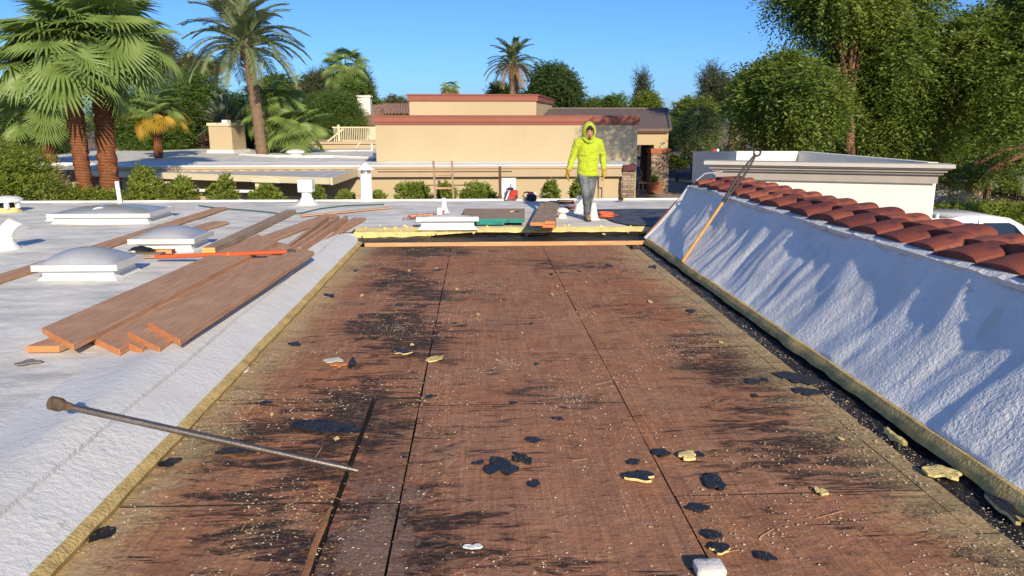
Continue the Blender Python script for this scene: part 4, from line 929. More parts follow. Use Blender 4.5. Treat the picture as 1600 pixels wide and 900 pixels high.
def cords():
    om = plain('orange_cord', (.72, .16, .07), .5, .1)
    q = PZ(947, 340, RZ + .02); o = thing('cord_coil', 'coiled orange cord on the far roof to the right of the worker', 'cord', q); m = MB(); P = []
    for k in range(80):
        a = k * .35; r_ = .11 + .012 * math.sin(k * .9); P.append((q.x + r_ * math.cos(a), q.y + .8 * r_ * math.sin(a), q.z + .012 + .0016 * k * .6))
    m.tube(P, .012, 5); m.build('coil', om, o, True)
    o = thing('air_hose', 'thin orange hose trailing behind the worker across the far roof', 'hose', PZ(930, 334, RZ)); m = MB(); m.tube([PZ(u, v, RZ + .025) for u, v in ((885, 327), (905, 330), (925, 332), (945, 333), (967, 336), (958, 338), (930, 337))], .011, 5); m.build('hose', plain('red_hose', (.6, .12, .08), .5, .1), o, True)
    o = thing('garden_hose', 'thin green hose winding along the far left roof edge', 'hose', PZ(420, 330, RZ)); m = MB(); m.tube([PZ(u, v, RZ + .022) for u, v in ((310, 321), (340, 325), (380, 328), (415, 331), (440, 334), (470, 333), (500, 326), (540, 321), (600, 319))], .011, 5); m.build('hose', plain('green_hose', (.03, .10, .06), .5, .1), o, True)
    o = thing('tie_cord', 'pale cord tied over the last clay tiles of the parapet', 'cord', PZ(1062, 287, .95)); m = MB(); x0 = PPROF[-1][0]; m.tube([(x0 - .01, 10.95, PPROF[-1][1] + .05), (x0 + .12, 10.85, PPROF[-1][1] + .19), (x0 + .3, 10.65, PPROF[-1][1] + .23)], .008, 5); m.build('cord', WHITEP, o, True)
cords()
def tape():
    q = PZ(970, 313.5, RZ + .03); o = thing('tape_measure', 'small black and yellow tape measure on the far roof lip', 'tape measure', q); m = MB(); m.bbox(q.x - .05, q.y - .03, q.z, q.x + .04, q.y + .03, q.z + .07, .008); m.build('case', BLACK, o); m = MB(); m.bbox(q.x + .042, q.y - .03, q.z, q.x + .085, q.y + .03, q.z + .04, .006); m.build('latch', plain('yellow_plastic', (.7, .5, .05), .5, .1), o)
tape()

# ================================================================== LADDER, TOOLS, POLES
def ladder():
    base = PZ(681, 318.5, RZ); Y0 = 16.05; o = thing('ladder', 'brown wooden ladder leaning at the roof edge before the tan wall', 'ladder', PY(694, 318, Y0))
    def q(u, v): t_ = (318 - v) / 66; return PY(u, v, Y0 - .35 * t_ + .05)
    m = MB(); m.beam(q(681.5, 330), q(677, 252.5), .04, .075, Vector((0, 1, 0))); m.build('rail', WOODG, o); m = MB(); m.beam(q(709.5, 330), q(706, 252.5), .04, .075, Vector((0, 1, 0))); m.build('rail', WOODG, o)
    for v in (273, 294, 315): 
        m = MB(); a, b_ = q(678 + (v - 252) * .06, v), q(706.5 + (v - 252) * .05, v); m.tube([a + Vector((0, -.02, 0)), b_ + Vector((0, -.02, 0))], .022, 8); m.build('rung', WOODY if v == 315 else WOODB, o, True)
ladder()
def tools():
    Y0 = 16.0; zb = RZ + .035
    p_ = PY(781, 318, Y0); o = thing('wooden_post', 'thin dark wooden post rising at the roof edge before the tan wall', 'post', p_); m = MB(); m.beam(PY(781.5, 322, 16.1), PY(781, 260, 16.05), .055, .05, Vector((0, 1, 0))); m.build('stake', plain('dark_stake', (.11, .06, .04), .8, .3), o)
    m = MB(); m.tube([PY(781, 318, 16.1), PY(781, 304, 16.08)], [.075, .035], 8); m.build('foot', plain('dark_stake', None), o)
    a, b_ = PY(784, 316, 16.12), PY(806, 278, 16.12); o = thing('white_placard', 'white sheet propped at the roof edge behind the red machine', 'panel', a); m = MB(); m.box(a.x, 16.10, a.z - .1, b_.x, 16.13, b_.z); m.build('board', WHITEP, o)
    # red two wheeled machine with dark round parts and grey handle
    q = PY(799, 316, 15.85); M = Matrix.Translation((q.x, 15.85, zb)) @ Matrix.Scale(.72, 4); o = thing('red_machine', 'small red roofing machine with grey handle and dark wheels at the roof edge', 'machine', (q.x, 15.85, zb)); red = plain('red_machine_paint', (.45, .035, .025), .45, .15)
    m = MB(); m.bbox(-.14, -.1, .02, .12, .12, .17, .03, M); m.bbox(-.04, -.12, .12, .18, .1, .26, .03, M); m.build('housing', red, o)
    for dx, dz, r_ in ((-.13, .06, .065), (.12, .06, .065)):
        m = MB(); m.lathe([(r_, -.03), (r_ * 1.05, 0), (r_, .03)], 0, 0, 14, M @ Matrix.Translation((dx, -.04, dz)) @ Matrix.Rotation(R(90), 4, 'X')); m.build('wheel', DARKM , o, 40)
    m = MB(); m.tube([M @ Vector(v) for v in ((-.16, -.12, .0), (-.10, -.08, .14), (-.03, -.05, .3), (-.02, -.02, .44))], .022, 8); m.build('handle', METAL, o, True)
    m = MB(); m.bbox(-.10, -.09, .262, .06, .07, .33, .015, M); m.build('engine_cover', BLACK, o)
    q = PY(832, 314, 15.8); M = Matrix.Translation((q.x, 15.8, zb - .02)) ; o = thing('chainsaw', 'black chainsaw with long bar and pink engine lid on the roof edge', 'chainsaw', (q.x, 15.8, zb - .02))
    m = MB(); m.bbox(-.12, -.08, .0, .08, .08, .12, .02, M); m.build('body', BLACK, o); m = MB(); m.bbox(-.1, -.07, .121, .02, .07, .17, .02, M); m.build('lid', plain('pink_lid', (.42, .08, .12), .5, .1), o)
    m = MB(); m.beam(M @ Vector((.08, 0, .06)), M @ Vector((.36, .02, .16)), .012, .06, Vector((0, 1, 0))); m.build('guide_bar', STEEL, o); m = MB(); m.tube([M @ Vector(v) for v in ((-.12, 0, .04), (-.2, 0, .08), (-.17, 0, .16), (-.08, 0, .17))], .016, 6); m.build('handle', BLACK, o, True)
    m = MB(); m.lathe([(.035, .12), (.03, .16)], 0, 0, 10, M @ Matrix.Translation((.05, 0, .0))); m.build('fuel_cap', WHITEP, o)
    q = PY(893, 320, 14.8); q = PZ(884, 322, RZ); o = thing('wire_bundle', 'dark loop of wire with pink scrap near the mushroom vent', 'wire', q); m = MB(); m.tube([(q.x + .16 * math.cos(a * .4), q.y + .12 * math.sin(a * .4), q.z + .03 + .002 * a) for a in range(40)], .010, 5); m.build('wire', DARKM, o, True)
    q = PZ(897, 325, RZ); o = thing('pink_cloth', 'small pink cloth lying flat beside the conical pipe boot', 'cloth', q); m = MB(); m.add([(q.x + x * .09 + .01 * fb(x, y), q.y + y * .09, q.z + .03 + .02 * abs(fb(x * 2, y * 2, 5))) for y in range(-2, 3) for x in range(-2, 3)], [(j * 5 + i, j * 5 + i + 1, j * 5 + i + 6, j * 5 + i + 5) for j in range(4) for i in range(4)]); m.build('cloth', plain('salmon_plastic', None), o)
tools()
def parapet_pole():
    k = 6; b0 = Vector((PPROF[k][0] - .028, 9.0, PPROF[k][1] + .02)); b0 = PY(1066, 409, 9.05); b0.z = max(b0.z, PPROF[0][1]); top = PY(1183, 238, 9.2)
    o = thing('squeegee_pole', 'long yellow wooden pole with forked dark metal end leaning on the tiles', 'pole', b0)
    j = b0.lerp(top, .565); m = MB(); m.tube([b0, b0.lerp(j, .06), j], [.015, .022, .020], 10); m.build('handle', m_wood('yellow_handle', (.62, .38, .13), (.52, .27, .08), 2, .45), o, True)
    m = MB(); m.tube([b0.lerp(j, .965), j + (top - j) * .05], [.024, .02], 10); m.build('ferrule', DARKM, o, True)
    d = (top - j); sd_ = d.cross(Vector((0, 1, 0))).normalized() * .026
    for s in (-1, 1):
        m = MB(); m.tube([j, j + d * .3 + sd_ * s, j + d * .6 + sd_ * s * 1.1, j + d * .93 + sd_ * s * .35], [.017, .016, .014, .012], 7); m.build('prong', DARKM, o, True)
    m = MB(); cc = top; dn = d.normalized(); sn = sd_.normalized(); m.tube([cc + dn * .042 * math.cos(a) + sn * .042 * math.sin(a) for a in np.linspace(0, 2 * math.pi, 20)], .013, 6); m.build('ring', DARKM, o, True)
parapet_pole()
def steel_bar():
    a, tip = PY(80, 630, 3.74), Vector((0, 0, 0)); tip = PZ(560, 735.5, .012); Hd = Vector((0, 0, H)) + (PY(78, 629, 1)-Vector((0, 0, H))) * 3.78
    o = thing('steel_tamper_bar', 'long dark steel bar with round head resting on the white curb', 'bar', tip)
    d = (Hd - tip).normalized(); m = MB(); m.tube([tip, tip + d * .06, tip + d * .5, Hd - d * .10], [.012, .0165, .017, .0175], 12); m.build('shaft', STEEL, o, True)
    m = MB(); m.tube([Hd - d * .12, Hd - d * .075, Hd - d * .06, Hd - d * .055, Hd - d * .005, Hd], [.018, .024, .032, .035, .035, .031], 18); m.build('head', m_bark('rusty_head', (.05, .036, .028), (.16, .11, .07), 20, 0, .3), o, 50)
steel_bar()

# ================================================================== DEBRIS ON THE DECK
def scraps():
    def flat(name, label, cat, u, v, px, py, mat, h=.012, group=None, seed=0, curl=.3, foam=False, rot=0.0, zb=.004):
        q = PZ(u, v, zb); s = (q - Vector((0, 0, H))).length / FPX; sy = s * 1.0 / max(.12, (H / (q - Vector((0, 0, H))).length))
        o = thing(name, label, cat, q, group); wx, wy = px * s / 2 * .9, py * sy / 2 * .9; h = h * (.6 if h > .015 else .8); n = 19; r_ = random.Random(seed + int(u * 7 + v)); vs = []; K = 4; sd_ = r_.random() * 90
        rad = [.86 + .75 * fb(1.15 * math.cos(2 * math.pi * i / n) + sd_, 1.15 * math.sin(2 * math.pi * i / n), 3) + r_.uniform(-.10, .10) for i in range(n)]
        ca, sa = math.cos(rot), math.sin(rot)
        for lay in range(2):
            for k in range(K + 1):
                for i in range(n):
                    a = 2 * math.pi * i / n; f = k / K * rad[i]; x, y = wx * f * math.cos(a), wy * f * math.sin(a); x, y = x * ca - y * sa, x * sa + y * ca
                    zz = curl * h * 4 * abs(fb(x * 14 / max(.3, wx * 10), y * 9, seed)) * (k / K) + .002
                    vs.append((q.x + x, q.y + y, q.z + zz + (h if lay else 0) * (1 - .25 * (k / K) ** 2)))
        fs = []
        for lay in range(2):
            b_ = lay * n * (K + 1)
            for k in range(K):
                for i in range(n): fs.append((b_ + k * n + i, b_ + k * n + (i + 1) % n, b_ + (k + 1) * n + (i + 1) % n, b_ + (k + 1) * n + i))
        b1 = n * (K + 1); fs2 = [(K * n + i, K * n + (i + 1) % n, b1 + K * n + (i + 1) % n, b1 + K * n + i) for i in range(n)]
        if foam:
            m = MB(); m.add(vs, fs[len(fs) // 2:]); m.build('felt_face', TARF, o); m = MB(); m.add(vs, fs[:len(fs) // 2] + fs2); m.build('foam_core', YEL2, o)
        else:
            m = MB(); m.add(vs, fs + fs2); m.build('sheet', mat, o)
        return o
    global TARF
    t = T('tar_felt'); p = t.pos(); n_ = t.noise(p, 30, 5, .6); on = t.mr(t.vor(p, 75), .1, .16, .8, 0)
    TARF = t.done(t.mix(on, t.mix(n_, (.011, .012, .017), (.04, .04, .045)), (.55, .45, .28)), .5, t.bump(n_, .5, .01), .4)
    pale = plain('pale_scrap', (.66, .62, .52), .7, .15, 9)
    flat('felt_scrap', 'large ragged black felt scrap with a tail in the middle of the deck', 'scrap', 785, 733, 62, 30, TARF, .008, seed=3, curl=1.0)
    flat('felt_scrap', 'black felt strip folded up beside the large ragged scrap', 'scrap', 818, 720, 24, 20, TARF, .012, seed=8, curl=1.2, rot=.5)
    flat('felt_scrap', 'curved black felt tail pointing away from the large ragged scrap', 'scrap', 748, 724, 16, 10, TARF, .007, seed=5, rot=2.2)
    flat('felt_scrap', 'flat grey black felt patch above the large ragged scrap', 'scrap', 834, 689, 32, 10, TARF, .006, seed=4)
    flat('felt_scrap', 'dull black felt patch just below the large ragged scrap', 'scrap', 834, 757, 26, 13, TARF, .006, seed=44)
    flat('felt_scrap', 'thick oval black felt scrap on the right half of the deck', 'scrap', 1118, 756, 38, 28, TARF, .012, seed=6, curl=.6)
    flat('felt_scrap', 'black felt oblong beside the yellow foam wedge on the right half', 'scrap', 1034, 709, 30, 16, TARF, .012, seed=7, rot=-.5)
    flat('felt_scrap', 'small dark leaf shaped felt scrap by the long seam', 'scrap', 991, 724, 21, 9, TARF, .01, seed=9)
    flat('felt_scrap', 'black felt flap lying above the white block at the bottom border', 'scrap', 1112, 838, 40, 13, TARF, .012, seed=10)
    flat('felt_scrap', 'long black tar strip beside the steel bar on the left of the deck', 'tar strip', 505, 668, 130, 18, TAR, .014, seed=11, rot=-.28, curl=.4)
    flat('felt_scrap', 'low black tar flake just under the steel bar', 'tar strip', 372, 706, 66, 12, TAR, .012, seed=12, curl=.4)
    flat('felt_scrap', 'square grey black felt sheet at the foot of the white slope', 'scrap', 1243, 590, 54, 22, TARF, .006, seed=13)
    flat('felt_scrap', 'smaller felt patch below the square sheet near the white slope', 'scrap', 1257, 612, 46, 13, TARF, .006, seed=14)
    flat('felt_scrap', 'black lump of tar standing against the yellow foam edge of the left curb', 'tar lump', 475, 468, 14, 22, TAR, .06, seed=15)
    flat('felt_scrap', 'black crumpled lump at the end of the white paper strip', 'scrap', 551, 571, 15, 14, TARF, .03, seed=16, curl=1)
    flat('felt_scrap', 'dark felt sliver lying at the right edge of the bottom border', 'scrap', 1196, 872, 34, 14, TARF, .008, seed=17)
    flat('felt_scrap', 'blue black felt wedge under the long seam near the right half', 'scrap', 1092, 795, 36, 13, TARF, .008, seed=18)
    flat('felt_scrap', 'flat dark felt oval in the deck corner nearest the left curb', 'scrap', 160, 836, 42, 18, TAR, .008, seed=19, rot=.4)
    flat('felt_scrap', 'dark tar patch in the yellow dust by the left curb', 'scrap', 265, 725, 28, 14, TAR, .012, seed=20)
    flat('foam_wedge', 'black topped yellow foam wedge beside the long seam', 'foam scrap', 1000, 748, 52, 18, None, .028, seed=21, foam=True, curl=.2)
    flat('foam_wedge', 'pale foam chunk with grey skin beside the black oblong felt', 'foam scrap', 1073, 715, 34, 14, YEL2, .028, seed=22, rot=-.5)
    flat('foam_wedge', 'square black topped foam piece near the bottom border', 'foam scrap', 1124, 860, 40, 16, None, .022, seed=23, foam=True, curl=.1)
    flat('foam_wedge', 'split black topped foam slab lying against the cut foam edge at right', 'foam scrap', 1568, 800, 22, 34, None, .04, seed=24, foam=True)
    flat('foam_wedge', 'pointed pale foam shard standing by the white slope trench', 'foam scrap', 1396, 687, 14, 20, YEL2, .05, seed=25)
    flat('foam_wedge', 'pile of yellow foam flakes in the trench beside the white slope', 'foam scrap', 1472, 742, 52, 20, YEL2, .03, seed=26, rot=-.6)
    flat('foam_wedge', 'tan foam triangle lying alone on the right half', 'foam scrap', 1283, 770, 20, 12, YEL2, .02, seed=27)
    flat('foam_wedge', 'yellow foam chip beside the middle seam', 'foam scrap', 680, 562, 24, 12, YEL2, .014, seed=28, rot=-.7)
    flat('foam_wedge', 'grey topped yellow foam chip left of the middle seam', 'foam scrap', 628, 551, 30, 9, None, .018, seed=29, foam=True)
    flat('paper_strip', 'torn white paper strip ending in a black lump', 'paper', 522, 564, 40, 8, pale, .01, seed=30, rot=-.15)
    flat('paper_strip', 'raw split of orange wood under the white paper strip', 'wood chip', 528, 572, 26, 6, WOODO, .012, seed=31)
    flat('paper_strip', 'bright white leaf shaped scrap near the bottom border', 'paper', 740, 856, 30, 8, WHITEP, .01, seed=32)
    q = PZ(1108, 897, .002); o = thing('white_block', 'white rough block cut off by the bottom border', 'block', q); m = MB(); vs = []
    for k in range(7):
        for i in range(12):
            a = 2 * math.pi * i / 12; f = (.55, .9, 1.0, 1.0, .97, .8, .3)[k]; sx = .060 * f * (abs(math.cos(a)) ** .35) * (1 if math.cos(a) > 0 else -1); sy = .045 * f * (abs(math.sin(a)) ** .35) * (1 if math.sin(a) > 0 else -1)
            vs.append((q.x + sx + .006 * fb(i * 1.3, k * 1.1), q.y + sy + .006 * fb(i * 1.7, k, 4), q.z + (0, .004, .015, .03, .042, .047, .049)[k] + .006 * fb(i * .9, k, 9)))
    m.add(vs, [(k * 12 + i, k * 12 + (i + 1) % 12, (k + 1) * 12 + (i + 1) % 12, (k + 1) * 12 + i) for k in range(6) for i in range(12)] + [list(range(72, 84))]); m.build('chunk', FOAMW, o, 40)
    flat('paper_strip', 'white torn flake lying against the left foam edge', 'paper', 376, 578, 30, 10, WHITEP, .012, seed=34)
    flat('paper_strip', 'grey twisted strip lying on the white roof near the plank ends', 'strip', 42, 568, 36, 6, plain('grey_strip', (.22, .2, .19), .7, .3), .012, seed=35, rot=.35, zb=RZ + .012)
    rr = random.Random(5); k = 0
    while k < 46:
        x, y = rr.uniform(-1.6, 2.2), rr.uniform(2.6, 9.5) ** 1.0; f = y * .977 + 1.75 * .21; u = 745 + 1200 * x / f
        if not (20 < u < 1590): continue
        dpx = rr.uniform(5, 16) * min(1, 4.5 / y + .25); v = 190 + 1200 * 1.75 * .977 / f - 40 * 0
        q = Vector((x, y, .004)); cq = q - Vector((0, 0, H)); vv = 450 - FPX * (cq.dot(_U)) / cq.dot(_F); uu = 800 + FPX * cq.dot(_Rt) / cq.dot(_F)
        if vv > 895: continue
        kind = rr.random()
        if kind < .62: flat('felt_crumb', 'small torn flake of black felt lying on the brown plywood', 'scrap', uu, vv, dpx * 1.5, dpx * .6, TARF, .006, 'small black felt flakes on the deck', seed=k, rot=rr.uniform(-.6, .6))
        else: flat('foam_crumb', 'small pale yellow crumb of roof foam on the brown plywood', 'foam scrap', uu, vv, dpx * .55, dpx * .35, YEL2, .008, 'pale foam crumbs on the deck', seed=k)
        k += 1
    # loose granules: far too many to count
    g = np.random.default_rng(3); N = 110000; x = g.uniform(-1.78, 2.36, N); y = 1.5 + 9.4 * g.random(N) ** 1.5
    dens = np.array([.12 + 1.1 * fb(a * .9, b * 1.4, 2) + .7 * fb(a * 2.5, b * 3, 5) + 1.1 * max(0, 1 - (a + 1.78) / .45) + 1.0 * max(0, 1 - (2.36 - a) / .5) for a, b in zip(x, y)])
    kp = g.random(N) < np.clip(dens, .04, 1); x, y = x[kp], y[kp]; N = len(x); s = g.gamma(1.7, .00098, N).clip(.0008, .0054)
    base = np.array([(-1, -.8, 0), (1, -.7, 0), (.9, .8, 0), (-.8, 1, 0), (-.5, -.4, .55), (.6, -.3, .45), (.2, .6, .6)]); a = g.uniform(0, 6.28, N); ca, sa = np.cos(a), np.sin(a)
    B3 = np.repeat(base[None], N, 0) * (s[:, None, None]) * g.uniform(.6, 1.4, (N, 7, 1)); V = np.stack([B3[..., 0] * ca[:, None] * 1.3 - B3[..., 1] * sa[:, None], B3[..., 0] * sa[:, None] * 1.3 + B3[..., 1] * ca[:, None], B3[..., 2]], -1)
    V += np.stack([x, y, np.full(N, .004)], -1)[:, None]; F = np.array([(0, 1, 5), (0, 5, 4), (1, 2, 5), (2, 6, 5), (2, 3, 6), (3, 4, 6), (3, 0, 4), (4, 5, 6)])
    F = (F[None] + (np.arange(N) * 7)[:, None, None]).reshape(-1, 3)
    t = T('foam_granules'); i_ = t.isl(); gm = t.done(t.mix(i_, (.52, .38, .18), (.74, .66, .50)), .85)
    tag(link('foam_granules', quadmesh('foam_granules', V.reshape(-1, 3), F), gm), kind='stuff')
    # splinters
    m = MB()
    for k in range(60):
        q = Vector((g.uniform(-1.5, 2.2), 1.8 + 7 * g.random() ** 1.3, .006)); a = g.uniform(0, 3.14); L = g.uniform(.03, .16); m.tube([q, q + Vector((math.cos(a) * L, math.sin(a) * L, g.uniform(0, .008)))], .0016, 3, False)
    tag(m.build('wood_slivers', WOODY), kind='stuff')
scraps()
# ================================================================== WORKER
def worker():
    base = PZ(917, 343, RZ + .004); S = 1.64
    P = thing('person', 'worker in lime yellow hooded sweatshirt, grey jeans and yellow gloves striding across the far roof', 'person', base)
    ox, oy, oz = base
    def w(x, y, z): return Vector((ox + x, oy + y, oz + z))
    def loft(mb, pts, n=14):
        """pts: (x, y, z, rx, ry) rings along a roughly vertical limb"""
        vs = []
        for i, (x, y, z, rx, ry) in enumerate(pts):
            a = Vector(pts[min(i + 1, len(pts) - 1)][:3]) - Vector(pts[max(i - 1, 0)][:3]); a.normalize()
            ey = Vector((0, 1, 0)) - a * a.y; ey.normalize(); ex = ey.cross(a)
            for k in range(n):
                t_ = 2 * math.pi * k / n; vs.append(w(x, y, z) + ex * rx * math.cos(t_) + ey * ry * math.sin(t_))
        q = n; fs = [(i * q + k, i * q + (k + 1) % q, (i + 1) * q + (k + 1) % q, (i + 1) * q + k) for i in range(len(pts) - 1) for k in range(q)] + [list(range(n - 1, -1, -1)), [(len(pts) - 1) * q + k for k in range(q)]]
        mb.add(vs, fs)
    # joints (x to the photo's right, y away from the camera)
    SHL, ELL, WRL = (-.178, .02, 1.262), (-.250, .05, 1.01), (-.330, -.05, .80)
    SHR, ELR, WRR = (.180, .02, 1.262), (.255, .07, 1.02), (.262, -.02, .80)
    HPL, KNL, ANL = (-.085, 0, .76), (-.035, -.10, .42), (-.005, -.06, .09)        # leading leg
    HPR, KNR, ANR = (.085, .03, .76), (.055, .03, .43), (.03, .22, .16)            # trailing leg, heel lifting
    skin = plain('skin', (.46, .24, .15), .55, .1, 12, 60, .05); HD = (.0, -.05, 1.43)
    mb = MB()
    loft(mb, [(0, 0, .72, .13, .09), (0, 0, .9, .13, .09), (0, -.0, 1.12, .15, .10), (0, .0, 1.27, .14, .09), (0, 0, 1.33, .07, .06), (0, -.03, 1.38, .055, .058)])
    for a, b_, c_ in ((SHL, ELL, WRL), (SHR, ELR, WRR)):
        loft(mb, [(*a, .052, .052), (*b_, .042, .042), (*c_, .028, .026)], 10)
    for a, b_, c_ in ((HPL, KNL, ANL), (HPR, KNR, ANR)): loft(mb, [(*a, .08, .085), (*b_, .055, .058), (*c_, .04, .045)], 10)
    hx, hy, hz = HD    # head: skull, jaw, nose, ears, lips
    loft(mb, [(hx, hy + .005, hz - .115, .028, .034), (hx, hy - .008, hz - .10, .048, .056), (hx, hy - .008, hz - .06, .062, .078), (hx, hy, hz, .070, .088), (hx, hy + .005, hz + .06, .070, .088), (hx, hy + .01, hz + .10, .052, .064), (hx, hy + .012, hz + .118, .02, .025)], 18)
    loft(mb, [(hx, hy - .085, hz - .045, .017, .014), (hx, hy - .086, hz - .02, .012, .012), (hx, hy - .078, hz + .015, .008, .008)], 8)
    mb.tube([w(hx - .026, hy - .076, hz - .068), w(hx, hy - .083, hz - .068), w(hx + .026, hy - .076, hz - .068)], [.006, .0085, .006], 8)
    for s in (-1, 1): loft(mb, [(hx + s * .070, hy + .01, hz - .04, .010, .016), (hx + s * .074, hy + .012, hz, .011, .024), (hx + s * .070, hy + .012, hz + .025, .008, .018)], 8)
    remesh(mb, 'body', skin, P, .008, 3)
    dk = plain('brow_hair', (.02, .014, .012), .8, .1)
    for s in (-1, 1):
        m = MB(); m.tube([w(hx + s * .012, hy - .088, hz + .030), w(hx + s * .028, hy - .090, hz + .034), w(hx + s * .046, hy - .078, hz + .030)], [.003, .0045, .002], 6); m.build('eyebrow', dk, P)
        m = MB(); m.lathe([(.004, -.0105), (.0105, -.004), (.0115, 0), (.0105, .004), (.004, .0105)], 0, 0, 10, Matrix.Translation(w(hx + s * .028, hy - .080, hz + .012))); e = m.build('eye', plain('eye_dark', (.03, .02, .018), .3, .1, bst=0), P, True)
    m = MB(); m.tube([w(hx - .022, hy - .089, hz - .068), w(hx, hy - .0925, hz - .0675), w(hx + .022, hy - .089, hz - .068)], [.002, .0032, .002], 6); m.build('lips', plain('lip', (.22, .075, .06), .6, .1), P)
    m = MB(); m.tube([w(hx - .022, hy - .083, hz - .056), w(hx, hy - .0905, hz - .053), w(hx + .022, hy - .083, hz - .056)], [.002, .0045, .002], 6); m.build('moustache', dk, P)
    loft2 = MB(); loft(loft2, [(hx, hy - .078, hz - .108, .014, .012), (hx, hy - .082, hz - .088, .016, .010)], 8); loft2.build('goatee', dk, P, True)
    # cap under the hood: crown and brim shade the eyes
    m = MB(); loft(m, [(hx, hy - .002, hz + .045, .076, .096), (hx, hy + .0, hz + .085, .072, .09), (hx, hy + .01, hz + .118, .045, .06), (hx, hy + .01, hz + .13, .01, .014)], 18); m.build('cap', plain('black_cap', (.02, .02, .024), .8, .2), P, True)
    m = MB(); vs = []
    for i in range(11):
        a = math.pi * i / 10; vs += [w(hx - .068 * math.cos(a), hy - .045 - .045 * math.sin(a), hz + .046), w(hx - .074 * math.cos(a), hy - .06 - .062 * math.sin(a), hz + .040 + .010 * math.sin(a))]
    m.add(vs + [v + Vector((0, 0, -.004)) for v in vs], [(2 * i, 2 * i + 2, 2 * i + 3, 2 * i + 1) for i in range(10)] + [(22 + 2 * i, 22 + 2 * i + 1, 22 + 2 * i + 3, 22 + 2 * i + 2) for i in range(10)] + [(2 * i + 1, 2 * i + 3, 22 + 2 * i + 3, 22 + 2 * i + 1) for i in range(10)]); m.build('cap_brim', plain('black_cap', None), P)
    # sweatshirt
    t = T('lime_fabric'); p = t.pos(); n_ = t.noise(t.scale(p, (1, 1, .6)), 16, 5, .6); n2 = t.noise(t.scale(p, (1, 1, 2.0)), 9, 3)
    LIME = t.done(t.mix(n_, (.40, .50, .022), (.50, .60, .04)), .8, t.bump(t.ma('ADD', n_, n2), .8, .03), .15)
    LIME.node_tree.nodes['Principled BSDF'].inputs['Sheen Weight'].default_value = .2
    mb = MB()
    loft(mb, [(0, .0, .72, .168, .112), (0, .0, .735, .178, .122), (0, 0, .80, .178, .125), (0, 0, .92, .166, .118), (0, 0, 1.06, .178, .125), (0, .0, 1.17, .186, .128), (0, .01, 1.25, .172, .112), (0, .01, 1.305, .118, .092), (0, 0, 1.345, .085, .08)], 22)
    for a, b_, c_ in ((SHL, ELL, WRL), (SHR, ELR, WRR)):
        A, Bv, Cv = Vector(a), Vector(b_), Vector(c_)
        l1, l2 = A.lerp(Bv, .35), A.lerp(Bv, .75); k1, k2 = Bv.lerp(Cv, .3), Bv.lerp(Cv, .75); sh = A + Vector((-.08, 0, .012 if a[0] > 0 else -.012)) * (1 if a[0] > 0 else -1)
        loft(mb, [(*sh, .075, .08), (*A, .068, .076), (*l1, .063, .070), (*l2, .060, .064), (*Bv, .059, .064), (*k1, .055, .058), (*k2, .045, .048), (*Cv.lerp(Bv, .04), .042, .043)], 14)
    # wrinkles: shallow rings on the sleeves and the waist
    mb2 = MB()
    o = remesh(mb, 'sweatshirt', LIME, P, .010, 4)
    for v in o.data.vertices:
        c_ = v.co; k = .011 * fb(c_.x * 9, c_.y * 9, c_.z * 16) + .006 * fb(c_.x * 22, c_.y * 22, c_.z * 30 + c_.x * 12); v.co = c_ + v.normal * k
    # hood: open shell round the head
    m = MB(); n, K = 20, 9; vs = []
    for sh in (0, 1):
        for j in range(K + 1):
            f = j / K; ph = R(38) + f * R(142)                 # angle from the front (-y): face opening at 38 degrees
            for k in range(n):
                a = 2 * math.pi * k / n; r_ = math.sin(ph) * (1.0 - .06 * sh); x = .118 * r_ * math.cos(a) * (1 - .10 * max(0, math.sin(a))); z = .155 * r_ * math.sin(a) ; y = -.125 * math.cos(ph) * (1.0 - .06 * sh)
                z *= 1.06 if z > 0 else 1.15
                vs.append(w(hx + x, hy + .012 + y + (.03 if z < -.05 else 0), hz + .012 + z - .01))
    q = n; 
    for sh in (0, 1):
        for j in range(K):
            for k in range(n): b_ = sh * n * (K + 1) + j * n; f = (b_ + k, b_ + (k + 1) % n, b_ + n + (k + 1) % n, b_ + n + k); m.f.append(list(f if sh == 0 else f[::-1]))
    for k in range(n): m.f.append([k, (k + 1) % n, n * (K + 1) + (k + 1) % n, n * (K + 1) + k])
    m.v = [tuple(v) for v in vs]; hd = m.build('hood', LIME, P, True)
    m = MB(); m.tube([w(-.095, -.06, 1.335), w(-.05, -.115, 1.285), w(0, -.128, 1.262), w(.05, -.115, 1.285), w(.095, -.06, 1.335)], [.022, .024, .026, .024, .022], 8); m.build('hood_collar', LIME, P, True)
    # jeans
    t = T('grey_denim'); p = t.pos(); n_ = t.noise(t.scale(p, (1, 1, .5)), 10, 6, .62); JE = t.done(t.mix(t.mr(n_, .36, .64), (.06, .07, .085), (.22, .23, .23)), .85, t.bump(n_, .8, .03), .15)
    mb = MB(); loft(mb, [(0, .01, .70, .155, .105), (0, .01, .76, .16, .112), (0, .01, .84, .152, .108)], 18)
    for a, b_, c_ in ((HPL, KNL, ANL), (HPR, KNR, ANR)):
        A, Bv, Cv = Vector(a), Vector(b_), Vector(c_)
        loft(mb, [(*A, .095, .10), (*A.lerp(Bv, .4), .086, .09), (*A.lerp(Bv, .8), .072, .076), (*Bv, .067, .074), (*Bv.lerp(Cv, .4), .062, .070), (*Bv.lerp(Cv, .8), .058, .066), (*Bv.lerp(Cv, 1.0), .062, .072)], 14)
    o = remesh(mb, 'jeans', JE, P, .010, 3)
    for v in o.data.vertices: c_ = v.co; v.co = c_ + v.normal * (.006 * fb(c_.x * 12, c_.y * 12, c_.z * 20))
    # boots
    BT = plain('tan_suede', (.30, .18, .09), .85, .2, 20, 80, .3); SO = plain('dark_sole', (.06, .045, .035), .8, .2)
